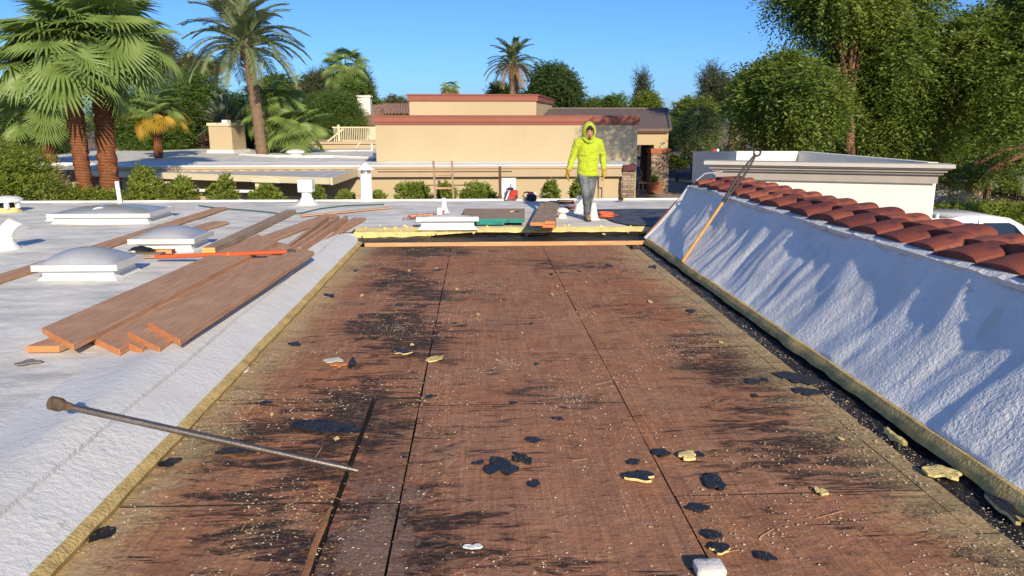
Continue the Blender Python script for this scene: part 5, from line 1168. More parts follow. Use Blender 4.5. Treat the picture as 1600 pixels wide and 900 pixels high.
    for (A, pitch) in ((ANL, 0), (ANR, 42)):
        M = Matrix.Translation(w(*A)) @ Matrix.Rotation(R(pitch), 4, 'X') @ Matrix.Translation((0, 0, -A[2] if pitch == 0 else -.085))
        mb = MB()
        def ring(y, z0, z1, wd): return [M @ Vector((wd * math.cos(a), y, (z0 + z1) / 2 + (z1 - z0) / 2 * math.sin(a))) for a in np.linspace(0, 2 * math.pi, 12, False)]
        rs = [ring(.065, .015, .08, .02), ring(.055, .012, .12, .036), ring(.0, .012, .13, .042), ring(-.07, .012, .095, .043), ring(-.14, .012, .075, .046), ring(-.185, .014, .06, .036), ring(-.205, .02, .045, .016)]
        mb.add([v for r_ in rs for v in r_], [(i * 12 + k, i * 12 + (k + 1) % 12, (i + 1) * 12 + (k + 1) % 12, (i + 1) * 12 + k) for i in range(6) for k in range(12)] + [list(range(11, -1, -1)), list(range(72, 84))])
        mb.tube([M @ Vector((0, .02, .07)), M @ Vector((0, .015, .17))], [.045, .048], 12); bt = mb.build('boot', BT, P, True)
        m = MB(); pl = [(.022, .07), (.04, .05), (.042, 0), (.038, -.06), (.048, -.13), (.040, -.185), (.018, -.21), (-.018, -.21), (-.040, -.185), (-.048, -.13), (-.038, -.06), (-.042, 0), (-.04, .05), (-.022, .07)]; m.prism(pl, 0, .022); m.v = [tuple(M @ Vector(v)) for v in m.v]; m.build('sole', SO, bt)
    # gloves: palm, four curled fingers, thumb
    GL = plain('yellow_glove', (.52, .33, .05), .7, .2, 25, 70, .2, dirt=(.03, .03, .035), dirt_amt=.85)
    for (W_, E_, s) in ((WRL, ELL, -1), (WRR, ELR, 1)):
        Wv, Ev = Vector(W_), Vector(E_); d = (Wv - Ev).normalized(); d = (d + Vector((0, -.1, -.55))).normalized()
        pn = Vector((-s, 0, 0)); pn = (pn - d * pn.dot(d)).normalized(); sdv = d.cross(pn) * (1 if s < 0 else -1); 
        if sdv.y > 0: sdv = -sdv                                # thumb side faces forward (-y)
        mb = MB()
        def pt(a, b_, c_): v = Wv + d * a + sdv * b_ + pn * c_; return w(*v)
        mb.tube([pt(-.03, 0, 0), pt(.0, 0, 0), pt(.045, .0, 0), pt(.085, 0, .004), pt(.098, 0, .006)], [.036, .034, .040, .042, .034], 12, flat=.62)
        for k, (L, off_) in enumerate(((.070, .028), (.078, .010), (.073, -.010), (.058, -.029))):
            mb.tube([pt(.075, off_, .002), pt(.095, off_ * 1.04, .004), pt(.095 + L * .42, off_ * 1.06, .016), pt(.095 + L * .70, off_, .034), pt(.095 + L * .80, off_ * .95, .050)], [.0125, .0125, .0115, .0105, .008], 8)
        mb.tube([pt(.025, .030, .004), pt(.045, .050, .012), pt(.072, .058, .022), pt(.096, .052, .032)], [.016, .0145, .013, .009], 8)
        remesh(mb, 'glove', GL, P, .005, 2)
        m = MB(); m.tube([pt(-.045, 0, 0), pt(-.01, 0, 0)], [.046, .044], 14); m.build('glove_cuff', plain('glove_cuff', (.45, .36, .06), .8, .2), P, True)
worker()

# ================================================================== TRUCK, FENCE, STREET SIDE
def truck():
    gz = -2.12; p = Vector((9.0, 16.6, gz)); S = thing('pickup_truck', 'white pickup truck with overhead ladder rack parked beyond the clay tiles', 'truck', p)
    wp = plain('white_car_paint', (.80, .81, .82), .25, .02, 2, 30, 0, .6); gl = plain('dark_car_glass', (.012, .02, .028), .06, .1, 2, 30, 0, .7)
    def body(name, prof, y0, y1, mt, ins=0.0, zt=0.0, par=S):
        n = len(prof); zmin = min(z for _, z in prof); zmax = max(z for _, z in prof); vs = []
        for y, sg in ((y0, 1), (y0 + .05, 1), (y1 - .05, -1), (y1, -1)):
            e = .035 if y in (y0, y1) else 0; cx = sum(x for x, _ in prof) / n; cz = sum(z for _, z in prof) / n
            for x, z in prof: 
                f = (z - zmin) / max(.01, zmax - zmin); vs.append((p.x + x + (e if x < cx else -e), p.y + y + sg * ins * f, gz + z + (e if z < cz else -e)))
        fs = [list(range(n - 1, -1, -1)), list(range(3 * n, 4 * n))] + [(r_ * n + i, r_ * n + (i + 1) % n, (r_ + 1) * n + (i + 1) % n, (r_ + 1) * n + i) for r_ in range(3) for i in range(n)]
        return MB().add(vs, fs).build(name, mt, par, 35)
    W = 1.85
    body('body', [(0, .45), (5.3, .45), (5.38, .6), (5.35, .95), (5.1, 1.06), (3.75, 1.10), (0, 1.10), (-.05, 1.0), (-.05, .5)], 0, W, wp)
    cab = body('cab', [(1.55, 1.08), (3.95, 1.08), (3.35, 1.60), (3.05, 1.74), (2.6, 1.80), (2.05, 1.80), (1.72, 1.74), (1.62, 1.60)], .04, W - .04, wp, .16)
    def pane(q, mt, nm, push=.004):
        vs = []
        for x, z in q: f = (z - 1.08) / .72; vs.append((p.x + x, p.y + .04 + .16 * f - push, gz + z))
        vs2 = [(a, b_ + .03, c_) for a, b_, c_ in vs]; n = len(q); MB().add(vs + vs2, [list(range(n)), list(range(2 * n - 1, n - 1, -1))] + [(i, (i + 1) % n, n + (i + 1) % n, n + i) for i in range(n)]).build(nm, mt, cab)
    pane([(1.80, 1.18), (2.20, 1.18), (2.20, 1.64), (1.90, 1.64), (1.80, 1.58)], gl, 'window'); pane([(2.42, 1.16), (3.55, 1.16), (3.15, 1.58), (3.02, 1.64), (2.42, 1.64)], gl, 'window')
    seam = plain('seam_grey', (.2, .2, .2), .6, .1); pane([(2.30, 1.0), (2.32, 1.0), (2.32, 1.70), (2.30, 1.70)], seam, 'door_seam', .002)
    vs = [(p.x + 1.566, p.y + .3, gz + 1.2), (p.x + 1.566, p.y + W - .3, gz + 1.2), (p.x + 1.606, p.y + W - .35, gz + 1.56), (p.x + 1.606, p.y + .35, gz + 1.56)]; MB().add(vs + [(x - .01, y, z) for x, y, z in vs], [(0, 1, 2, 3), (4, 7, 6, 5), (0, 4, 5, 1), (1, 5, 6, 2), (2, 6, 7, 3), (3, 7, 4, 0)]).build('rear_window', gl, cab)
    vs = [(p.x + 3.93, p.y + .2, gz + 1.12), (p.x + 3.93, p.y + W - .2, gz + 1.12), (p.x + 3.42, p.y + W - .28, gz + 1.57), (p.x + 3.42, p.y + .28, gz + 1.57)]; MB().add(vs + [(x + .02, y, z + .015) for x, y, z in vs], [(0, 1, 2, 3), (4, 7, 6, 5), (0, 4, 5, 1), (1, 5, 6, 2), (2, 6, 7, 3), (3, 7, 4, 0)]).build('windscreen', gl, cab)
    m = MB(); m.box(p.x + .06, p.y + .08, gz + 1.04, p.x + 1.5, p.y + W - .08, gz + 1.106); m.build('bed_liner', BLACK, S)
    tm = MB(); tm.lathe([(.26, -.11), (.36, -.10), (.38, -.05), (.38, .05), (.36, .10), (.26, .11)], 0, 0, 24); tmm = tm.mesh('tyre', smooth=40); rm = MB(); rm.lathe([(.08, -.09), (.25, -.10), (.26, -.08), (.26, .08), (.25, .10), (.08, .09)], 0, 0, 20); rmm = rm.mesh('rim', smooth=40)
    for x in (.95, 4.35):
        for y in (.14, W - .14):
            wh = link('wheel', tmm, BLACK, S, Vector((x, y, .38))); wh.rotation_euler = (R(90), 0, 0); r_ = link('rim', rmm, METAL, wh)
    m = MB(); m.bbox(p.x + 3.28, p.y - .14, gz + 1.12, p.x + 3.40, p.y + .06, gz + 1.28, .02); m.build('mirror', wp, S)
    rk = MB()
    for y in (.12, W - .12): rk.tube([(p.x - .75, p.y + y, gz + 1.72), (p.x + 1.62, p.y + y, gz + 1.72)], .04, 8)
    for x in (.05, 1.3): 
        rk.tube([(p.x + x, p.y + .1, gz + 1.72), (p.x + x, p.y + W - .1, gz + 1.72)], .03, 8)
        for y in (.12, W - .12): rk.tube([(p.x + x, p.y + y, gz + 1.05), (p.x + x, p.y + y, gz + 1.86)], .04, 8)
    rk.build('ladder_rack', WHITEP, S, 40)
truck()
def street_side():
    # curved garden wall, iron fence, mailbox pier, driveway
    Y = 24.5; cw = plain('grey_garden_wall', (.33, .32, .29), .85, .1, 2, 50, .2); p0 = PY(1468, 300, Y)  # plain even grey for the garden wall
    S = thing('garden_wall', 'curved pale grey garden wall dipping beside the iron fence', 'wall', (p0.x, Y, GZ(0, Y)))
    vs = []; n = 24
    for i in range(n + 1):
        u = 1440 + (1545 - 1440) * i / n; vt = 297.5 + (0 if u < 1500 else 13 * (1 - math.cos(min(1, (u - 1500) / 45) * math.pi)) / 2); p = PY(u, vt, Y - 1.2 * i / n); vs += [(p.x, p.y, p.z), (p.x, p.y + .22, p.z), (p.x, p.y, -1.9), (p.x, p.y + .22, -1.9)]
    MB().add(vs, [(4 * i, 4 * i + 4, 4 * i + 5, 4 * i + 1) for i in range(n)] + [(4 * i + 2, 4 * i + 6, 4 * i + 4, 4 * i) for i in range(n)] + [(4 * i + 1, 4 * i + 5, 4 * i + 7, 4 * i + 3) for i in range(n)] + [(0, 1, 3, 2), (4 * n, 4 * n + 2, 4 * n + 3, 4 * n + 1)]).build('wall', cw, S)
    p = PY(1543, 318, 23.2); m = MB(); m.box(p.x - .05, 23.05, p.z - .15, p.x + .1, 23.2, p.z + .15); m.build('end_cap', WSTU, S)
    dk = plain('rusty_black_iron', (.05, .025, .02), .6, .3)
    def fence(label, u0, v0, u1, v1, Ya, Yb, hpx, n, tr):
        a, b_ = PY(u0, v0, Ya), PY(u1, v1, Yb); F_ = thing('iron_fence', label, 'fence', a); h = hpx / 1200 * Ya
        for dz in (0, -.62 * h):
            m = MB(); m.beam(a + Vector((0, 0, dz)), b_ + Vector((0, 0, dz)), .04, .035); m.build('rail', dk, F_)
        pm = MB(); pm.box(-.009, -.009, -h, .009, .009, .06); pmm = pm.mesh('picket')
        for k in range(n + 1):
            q = a.lerp(b_, k / n); o = link('picket', pmm, dk, F_); o.location = q - a
        for f in (0, .5, 1):
            q = a.lerp(b_, f); m = MB(); m.box(q.x - .035, q.y - .035, q.z - h - .5, q.x + .035, q.y + .035, q.z + .1); m.build('fence_post', dk, F_)
    fence('dark iron picket fence in front of the yellow bush at the right border', 1540, 296, 1640, 318, 23.0, 21.0, 38, 40, 0)
    fence('dark iron picket fence behind the curved garden wall', 1462, 283, 1540, 290, 27.5, 26.5, 22, 34, 0)
    # driveway and street
    asph = plain('asphalt', (.075, .072, .075), .9, .2, 2, 60, .4); conc = plain('concrete_drive', (.34, .28, .22), .9, .15, 2, 60, .3)
    def sheet(name, pts, mt, dz):
        MBx = MB(); MBx.add([(x, y, GZ(x, y) + dz) for x, y in pts], [tuple(range(len(pts)))]); tag(MBx.build(name, mt, None), kind='structure')
    a = PY(1440, 280, 34); sheet('driveway', [(14, 28.5), (40, 28.5), (46, 36), (13, 36)], conc, .006); sheet('road', [(9, 37), (90, 37), (90, 48), (9, 60), (6, 60)], asph, .008)
    sheet('patio', [(4.6, 17.2), (9, 17.2), (9, 36), (4.6, 36)], plain('patio_concrete', (.36, .27, .20), .9, .15, 2, 60, .3), .03) if False else None
    ys = [16.5 + .5 * i for i in range(40)]; m = MB(); vs = [(x, y, GZ(x, y) + .02) for y in ys for x in (3.2, 8.8)]; m.add(vs, [(2 * i, 2 * i + 1, 2 * i + 3, 2 * i + 2) for i in range(39)]); tag(m.build('patio', plain('patio_concrete', (.40, .30, .22), .9, .15, 2, 60, .3), None), kind='structure')
    q = PY(1530, 300, 25.5); o = thing('brick_pier', 'stout tan pier between the two iron fences', 'pier', (q.x, 25.5, -1)); m = MB(); z1 = PY(1530, 285, 25.5).z; m.box(q.x - .3, 25.4, -1.8, q.x + .35, 25.9, z1 - .1); m.build('shaft', plain('tan_pier', (.34, .22, .14), .85, .2), o); m = MB(); m.box(q.x - .36, 25.34, z1 - .098, q.x + .41, 25.96, z1); m.build('cap', plain('tan_pier', None), o)
    # terracotta pot with a plant, under the pillar
    Y = 27.7; b0, t0 = PY(1022, 300.5, Y), PY(1022, 285, Y); r_ = .31; o = thing('terracotta_pot', 'terracotta pot with a spiky plant at the foot of the stone pillar', 'pot', b0); tc = plain('terracotta', (.40, .16, .085), .8, .15)
    m = MB(); h = t0.z - b0.z; m.lathe([(r_ * .68, b0.z), (r_ * .9, b0.z + h * .7), (r_ * .95, b0.z + h * .85), (r_ * 1.08, b0.z + h * .86), (r_ * 1.08, b0.z + h), (r_ * .9, b0.z + h)], b0.x, b0.y, 20); m.build('pot', tc, o, 40)
    g = np.random.default_rng(2); m = MB()
    for k in range(60):
        a, e = g.uniform(0, 6.28), g.uniform(.3, 1.4); L = g.uniform(.25, .5); d = Vector((math.cos(a) * math.cos(e), math.sin(a) * math.cos(e), math.sin(e))); s = Vector((-math.sin(a), math.cos(a), 0)) * .025; q = Vector((b0.x, b0.y, b0.z + h * .95)); q1 = q + d * L * .6; q2 = q + d * L - Vector((0, 0, .08 * L)); m.add([q - s * .4, q + s * .4, q1 + s, q1 - s, q2], [(0, 1, 2, 3), (3, 2, 4)])
    m.build('plant', LEAF_G, o)
    q = PY(989, 292, 24.6); o = thing('iron_bench', 'small black wrought iron bench end beside the dark stone pier', 'bench', q); m = MB(); q = PY(997, 300, 25); m.tube([q + Vector((0, 0, -.1)), q + Vector((.02, 0, .3)), q + Vector((.1, 0, .55)), q + Vector((.02, 0, .75))], .035, 6); m.tube([q + Vector((.22, .4, -.1)), q + Vector((.24, .4, .3)), q + Vector((.1, .4, .33))], .035, 6); m.build('side_frame', DARKM, o, True); m = MB(); 
    for k in range(4): m.box(q.x - .02 + .07 * k, q.y - .1, q.z + .28, q.x + .03 + .07 * k, q.y + .5, q.z + .32)
    m.build('seat', DARKM, o)
street_side()
# ================================================================== PLANTS
def leaf_sprays(g, P, D, L, nl, ll, lw, droop=.3, spread=1.0, upn=.35):
    """feathery twigs: at every point P a twig along D carrying nl leaves (each one diamond quad)"""
    N = len(P); t = (np.arange(nl) + .6) / nl; Ls = L * g.uniform(.6, 1.25, N)
    pos = P[:, None] + D[:, None] * (Ls[:, None] * t[None])[..., None]; pos[..., 2] -= droop * Ls[:, None] * t[None] ** 2
    up = np.array([0, 0, 1.0]); side = np.cross(D, up); side /= np.linalg.norm(side, axis=1, keepdims=True) + 1e-6
    sg = np.where(np.arange(nl) % 2 == 0, 1, -1)[None, :, None]
    ax = D[:, None] * .7 + side[:, None] * sg * spread + g.normal(0, .35, (N, nl, 3)); ax[..., 2] -= droop * .5; ax /= np.linalg.norm(ax, axis=2, keepdims=True)
    nm = g.normal(0, 1, (N, nl, 3)); nm[..., 2] += upn * 2; w_ = np.cross(ax, nm); w_ /= np.linalg.norm(w_, axis=2, keepdims=True) + 1e-6
    l = ll * g.uniform(.65, 1.3, (N, nl, 1)); hw = w_ * lw * .5 * g.uniform(.7, 1.25, (N, nl, 1)); nn = np.cross(w_, ax)
    a = pos; m = pos + ax * l * .5 - nn * l * .06; e = pos + ax * l
    V = np.stack([a, m + hw, e, m - hw], 2).reshape(-1, 3); F = np.arange(len(V)).reshape(-1, 4)
    return V, F
def sample_lobes(g, lobes, n, shell=.55):
    lobes = np.array(lobes, float); vol = (lobes[:, 3] * lobes[:, 4] * lobes[:, 5]) ** .75; k = g.choice(len(lobes), n, p=vol / vol.sum()); lb = lobes[k]
    d = g.normal(0, 1, (n, 3)); d /= np.linalg.norm(d, axis=1, keepdims=True); r = shell + (1 - shell) * g.random(n) ** .7; r *= g.uniform(.85, 1.12, n)
    return lb[:, :3] + d * r[:, None] * lb[:, 3:], d
def rand_lobes(g, c, r, m, lo=.32, hi=.52):
    out = []
    for _ in range(m):
        d = g.normal(0, 1, 3); d /= np.linalg.norm(d); f = g.uniform(.25, .72); s = g.uniform(lo, hi); out.append((*(np.array(c) + d * f * np.array(r)), r[0] * s, r[1] * s, r[2] * s * .9))
    return out
def tree(name, label, cat, Y, box, mat, n, seed, twig=.6, nl=10, ll=.12, lw=.05, droop=.3, m=12, bark=None, trunk=.16, group=None, depth=None, trunkx=None, lobes=None, outw=.7, upn=.35, shell=.5, ground=None, lo=.32, hi=.52, limbs=9, extra=()):
    u0, v0, u1, v1 = box; g = np.random.default_rng(seed); a, b_ = PY(u0, v1, Y), PY(u1, v0, Y)
    c_ = ((a.x + b_.x) / 2, Y, (a.z + b_.z) / 2); r = ((b_.x - a.x) / 2, depth or (b_.x - a.x) / 2, (b_.z - a.z) / 2); sh_ = .55 * twig; r = (max(.3 * r[0], r[0] - sh_), r[1], max(.3 * r[2], r[2] - sh_))
    L = (lobes(c_, r, g) if lobes else rand_lobes(g, c_, r, m, lo, hi)) + list(extra); gz = GZ(0, Y) if ground is None else ground; bx = c_[0] if trunkx is None else PY(trunkx, 300, Y).x
    S = thing(name, label, cat, (bx, Y, gz), group); off = np.array((bx, Y, gz))
    P, D = sample_lobes(g, L, n, shell); dd = D * outw + g.normal(0, .45, D.shape); dd[:, 2] += .05; dd /= np.linalg.norm(dd, axis=1, keepdims=True)
    V, F = leaf_sprays(g, P, dd, twig, nl, ll, lw, droop, 1.0, upn); link('crown', quadmesh('crown', V - off, F), mat, S)
    mb = MB(); top = Vector((bx * .4 + c_[0] * .6, Y, c_[2] - r[2] * .25)); fork = Vector((bx, Y, gz)).lerp(top, .5)
    mb.tube([(bx, Y, gz - .2), Vector((bx + .05, Y, gz)).lerp(fork, .5) + Vector((g.uniform(-.1, .1), 0, 0)), fork, top], [trunk * 1.25, trunk, trunk * .85, trunk * .4], 9)
    for e in extra[:1]: mb.tube([top + Vector((0, 0, 1.2)), top + Vector((-2, 0, 1.8)), Vector(e[:3]) + Vector((1.8, 0, .9)), Vector(e[:3])], [trunk * .4, trunk * .3, trunk * .2, .02], 6)
    for k in sorted(g.choice(len(L) - len(extra), min(limbs, len(L) - len(extra)), False)):
        e = Vector(L[k][:3]); s = fork.lerp(top, g.uniform(0, .7)); md = s.lerp(e, .5) + Vector(g.normal(0, .12, 3)) * r[0] * .4; mb.tube([s, md, e], [trunk * .5, trunk * .3, trunk * .09], 6)
    mb.build('trunk', bark or BARK, S, True); return S
def shrub(label, u0, v0, u1, v1, Y, mat, n, seed, ll=.055, lw=.026, group='shrubs beyond the roof edge', spiky=False, cat='shrub', name='shrub', zb=None):
    g = np.random.default_rng(seed); a, b_ = PY(u0, v1, Y), PY(u1, v0, Y); cx = (a.x + b_.x) / 2; rx = (b_.x - a.x) / 2; gz = GZ(0, Y); z1 = b_.z; z0_ = a.z if zb is None else zb
    S = thing(name, label, cat, (cx, Y, gz), group); off = np.array((cx, Y, gz)); L = []
    for k in range(9 if not spiky else 6):
        f = g.uniform(0, 1); L.append((cx + g.uniform(-.62, .62) * rx * (1 - .35 * f), Y + g.uniform(-.5, .5) * rx, z0_ + (z1 - z0_) * (.08 + .68 * f), rx * .42, rx * .42, (z1 - z0_) * .26))
    P, D = sample_lobes(g, L, n, .35)
    if spiky:                                                       # upright leader shoots
        k = 14; px = cx + g.uniform(-.8, .8, k) * rx; hz = z0_ + (z1 - z0_) * (1 - .65 * ((px - cx) / rx) ** 2) * g.uniform(.75, 1.02, k)
        P2 = np.concatenate([np.stack([np.full(40, px[i]) + g.normal(0, .02, 40), np.full(40, Y) + g.normal(0, .1, 40), z0_ + (hz[i] - z0_) * g.uniform(.3, 1, 40)], 1) for i in range(k)]); D2 = g.normal(0, 1, P2.shape); D2 /= np.linalg.norm(D2, axis=1, keepdims=True); P = np.concatenate([P, P2]); D = np.concatenate([D, D2])
    dd = D * .5 + g.normal(0, .3, D.shape); dd[:, 2] += .7; dd /= np.linalg.norm(dd, axis=1, keepdims=True)
    V, F = leaf_sprays(g, P, dd, .12 if not spiky else .08, 8, ll, lw, 0, .9, .2); link('foliage', quadmesh('foliage', V - off, F), mat, S)
    mb = MB()
    for k in range(4): e = Vector(L[k][:3]); mb.tube([(cx + .04 * k - .06, Y, gz - .1), ((cx + e.x) / 2, Y, (gz + e.z) / 2), e], [.03, .02, .008], 5)
    mb.build('stem', BARK, S); return S

# ---- fan fronds and feather fronds (meshes shared between alike fronds)
def fan_frond(seed, R_=.92, pet=.85, n=34, span=250, droop=.12, split=.52, tilt=30):
    g = np.random.default_rng(seed); vs = []; fs = []; hub = np.array((pet, 0, .10 * pet))
    mb = MB(); mb.tube([(0, 0, 0), (pet * .5, 0, .10 * pet), tuple(hub), (pet + R_ * .25, 0, .08 * pet - .01)], [.030, .018, .014, .004], 5, flat=.5)
    dl = R(span) / n; cb, sb = math.cos(R(tilt)), math.sin(R(tilt))
    for i in range(n):
        th = -R(span) / 2 + dl * (i + .5); L = R_ * (.80 + .22 * math.cos(th * .75)) * g.uniform(.9, 1.06); rs = R_ * split * (.9 + .15 * math.cos(th))
        def q(t_, rr, z):
            x, y, zz = q0(t_, rr, z); dx = x - hub[0]; dz = zz - hub[2]; return (hub[0] + dx * cb + dz * sb, y, hub[2] - dx * sb + dz * cb)
        def q0(t_, rr, z): zz = z - droop * (rr / R_) ** 2 * R_ * (.55 + .45 * abs(math.sin(t_))) * 1.0; return (hub[0] + rr * math.cos(t_), rr * math.sin(t_), hub[2] + zz)
        tw = g.normal(0, .03); td = -g.uniform(.02, .16) * R_
        mid = (rs + L) / 2; c0 = q(th, .03, 0); l1 = q(th - dl * .5, rs, 0); r1 = q(th + dl * .5, rs, 0); c1 = q(th, rs, .034); l2 = q(th - dl * .26 + tw * .5, mid, -.01 + td * .15); r2 = q(th + dl * .26 + tw * .5, mid, -.01 + td * .15); c2 = q(th + tw * .5, mid, .004 + td * .15); e = q(th + tw, L, td)
        o = len(vs); vs += [c0, l1, c1, r1, l2, c2, r2, e]; fs += [(0 + o, 1 + o, 2 + o), (0 + o, 2 + o, 3 + o), (1 + o, 4 + o, 5 + o, 2 + o), (2 + o, 5 + o, 6 + o, 3 + o), (4 + o, 7 + o, 5 + o), (5 + o, 7 + o, 6 + o)]
    mb.add(vs, fs); return mb
def feather_frond(seed, L=2.2, n=66, ll=.44, lw=.036, arc=.9, lift=.35):
    g = np.random.default_rng(seed); mb = MB(); pts = []
    for k in range(13):
        s = k / 12; pts.append((L * s * (1 - .14 * s), .03 * math.sin(s * 3), lift * L * s - arc * L * .62 * s ** 2.2))
    mb.tube(pts, [.035 * (1 - s / 12) + .004 for s in range(13)], 4); vs = []; fs = []; pa = np.array(pts)
    for k in range(n):
        s = .14 + .86 * k / n; f = s * 12; i = min(11, int(f)); p = pa[i] + (pa[i + 1] - pa[i]) * (f - i); d = pa[i + 1] - pa[i]; d = d / np.linalg.norm(d)
        for sg in (-1, 1):
            l = ll * (1.0 - .55 * abs(s - .45) * 1.2) * g.uniform(.85, 1.1); a = d * .75 + np.array((0, sg * .8, .28)) + g.normal(0, .07, 3); a /= np.linalg.norm(a); wv = np.cross(a, (0, 0, 1)); wv = wv / (np.linalg.norm(wv) + 1e-6) * lw * .5
            o = len(vs); m_ = p + a * l * .5; e = p + a * l + np.array((0, 0, -.22 * l)); vs += [tuple(p - wv * .5), tuple(p + wv * .5), tuple(m_ + wv), tuple(m_ - wv), tuple(e)]; fs += [(o, o + 1, o + 2, o + 3), (o + 3, o + 2, o + 4)]
    mb.add(vs, fs); return mb
FAN = [fan_frond(i, tilt=(18, 32, 45, 55)[i]).mesh('frond') for i in range(4)]; FANR = [fan_frond(20 + i, .85, .7, 30, 200, .45, .45, 25).mesh('frond') for i in range(3)]
FEA = [feather_frond(i).mesh('frond') for i in range(3)]; FES = [feather_frond(9 + i, 1.0, 30, .20, .016, .75, .45).mesh('frond') for i in range(2)]
FST = [feather_frond(19 + i, 1.0, 26, .16, .03, .35, .3).mesh('frond') for i in range(2)]
def cp(me, mat):
    c_ = me.copy(); c_.materials.clear(); c_.materials.append(mat); return c_
def palm(name, label, base, top, r0, r1, fronds, nf, size, seed, mats, bark, e0=-35, e1=80, group='palm trees', boots=0.0, skirt=0, skirtmat=None, sk_e=(-80, -45), curve=.0, pal=None, offs=.1):
    """base, top: world points of the trunk foot and of the crown's heart"""
    g = np.random.default_rng(seed); base = Vector(base); top = Vector(top); S = thing(name, label, 'palm tree', base, group)
    N = 60; n = 12; vs = []; Ht = (top - base).length
    for k in range(N + 1):
        f = k / N; c_ = base.lerp(top, f) + Vector((curve * math.sin(f * math.pi), 0, 0)); r_ = r0 + (r1 - r0) * f; r_ *= 1 + .05 * ((k % 3) - 1)
        if boots and f > boots: r_ *= 1.12 + .14 * ((k % 3) == 0)
        for i in range(n): a = 2 * math.pi * i / n + (k % 2) * math.pi / n; rr = r_ * (1 + .07 * g.normal()); vs.append(c_ + Vector((math.cos(a) * rr, math.sin(a) * rr, .02 * g.normal())))
    MB().add(vs, [(k * n + i, k * n + (i + 1) % n, (k + 1) * n + (i + 1) % n, (k + 1) * n + i) for k in range(N) for i in range(n)] + [[N * n + i for i in range(n)]]).build('trunk', bark, S, True)
    meshes = {}
    def put(me, mat, az, el, sc, lowr):
        key = (me.name, mat.name)
        if key not in meshes: meshes[key] = cp(me, mat)
        o = link('frond', meshes[key], None, S); o.rotation_euler = (Matrix.Rotation(az, 3, 'Z') @ Matrix.Rotation(-el, 3, 'Y') @ Matrix.Rotation(g.normal(0, .22), 3, 'X')).to_euler(); o.scale = (sc,) * 3
        o.location = top - base + Vector((math.cos(az) * offs * lowr, math.sin(az) * offs * lowr, -offs * 2.2 * (lowr - .3)))
    for k in range(nf):
        f = (k + .5) / nf; el = R(e1 + (e0 - e1) * f ** .85 + g.normal(0, 6)); az = k * 2.39996 + g.normal(0, .15); m_ = mats[min(len(mats) - 1, int(f * len(mats)))] if len(mats) > 1 else mats[0]
        put(fronds[g.integers(len(fronds))], m_, az, el, size * g.uniform(.86, 1.1), .3 + f)
    for k in range(skirt):
        put(fronds[g.integers(len(fronds))], skirtmat, k * 2.4 + .3, R(g.uniform(*sk_e)), size * g.uniform(.7, .95), 1.5)
    return S
def foot(u, v, Y): p = PY(u, v, Y); return Vector((p.x, Y, GZ(0, Y) - .1))
def trunk_from(u_lo, v_lo, u_hi, v_hi, Y):
    lo, hi = PY(u_lo, v_lo, Y), PY(u_hi, v_hi, Y); gz = GZ(0, Y) - .1; d = (lo - hi); t_ = (lo.z - gz) / max(.01, hi.z - lo.z) ; return lo + d * t_, hi
# two big fan palms in front of the left house
b, t_ = trunk_from(134, 300, 106, 104, 18.3); palm('fan_palm', 'big fan palm with slimmer reddish trunk leaning over the large skylight', b, t_, .20, .155, FAN, 38, 1.08, 3, [FRONDF], PALMR, -16, 80, boots=.74, offs=.12)
b, t_ = trunk_from(172, 300, 152, 62, 19.0); palm('fan_palm', 'big fan palm with thicker reddish trunk and post beside it', b, t_, .235, .20, FAN, 40, 1.12, 4, [FRONDF], PALMR, -20, 80, boots=.75, offs=.12)
b, t_ = trunk_from(74, 222, 66, 176, 25.5); palm('fan_palm', 'small fan palm half hidden behind the leaning trunks', b, t_, .20, .15, FAN, 20, .85, 5, [FRONDF], PALMR, -40, 70, boots=.5)
b, t_ = trunk_from(247, 226, 246, 176, 29.0); palm('fan_palm', 'short fan palm with golden yellow lower leaves', b, t_, .15, .13, FAN, 24, .70, 6, [FRONDF, FRONDF, FRONDY], PALMR, -24, 75, boots=.5)
b, t_ = trunk_from(405, 230, 382, 62, 31.0); palm('date_palm', 'tall slender date palm with arching grey green fronds beside the chimney', b, t_, .235, .20, FEA, 52, 1.12, 7, [FRONDD], PALMG, -32, 82, boots=.86, curve=.1, offs=.14)
b, t_ = trunk_from(425, 228, 424, 168, 34.0); palm('fan_palm', 'tall bushy fan palm standing right behind the date palm trunk', b, t_, .22, .18, FAN, 26, .98, 8, [FRONDF], PALMR, -30, 80, skirt=3, skirtmat=FRONDF)
b, t_ = trunk_from(452, 230, 461, 205, 33.0); palm('fan_palm', 'low spreading fan palm left of the balcony railing', b, t_, .2, .18, FAN, 24, .92, 9, [FRONDF], PALMR, -20, 80)
b, t_ = trunk_from(541, 170, 540, 103, 62); palm('fan_palm', 'tall lone fan palm rising against the sky above the distant chimney', b, t_, .36, .28, FANR, 34, 1.3, 10, [FRONDF], PALMR, -48, 78, boots=.86, offs=.2)
b, t_ = trunk_from(803, 140, 801, 98, 58); palm('date_palm', 'date palm with golden fruit stalks rising behind the tan upper block', b, t_, .30, .26, FEA, 46, 1.0, 11, [FRONDD, FRONDD, FRONDD, FRONDX], PALMG, -40, 84, boots=.6)
b, t_ = trunk_from(704, 160, 703, 137, 72); palm('fan_palm', 'small distant fan palm peeping over the tan parapet', b, t_, .3, .25, FANR, 26, .72, 12, [FRONDF, FRONDX], PALMR, -60, 60)
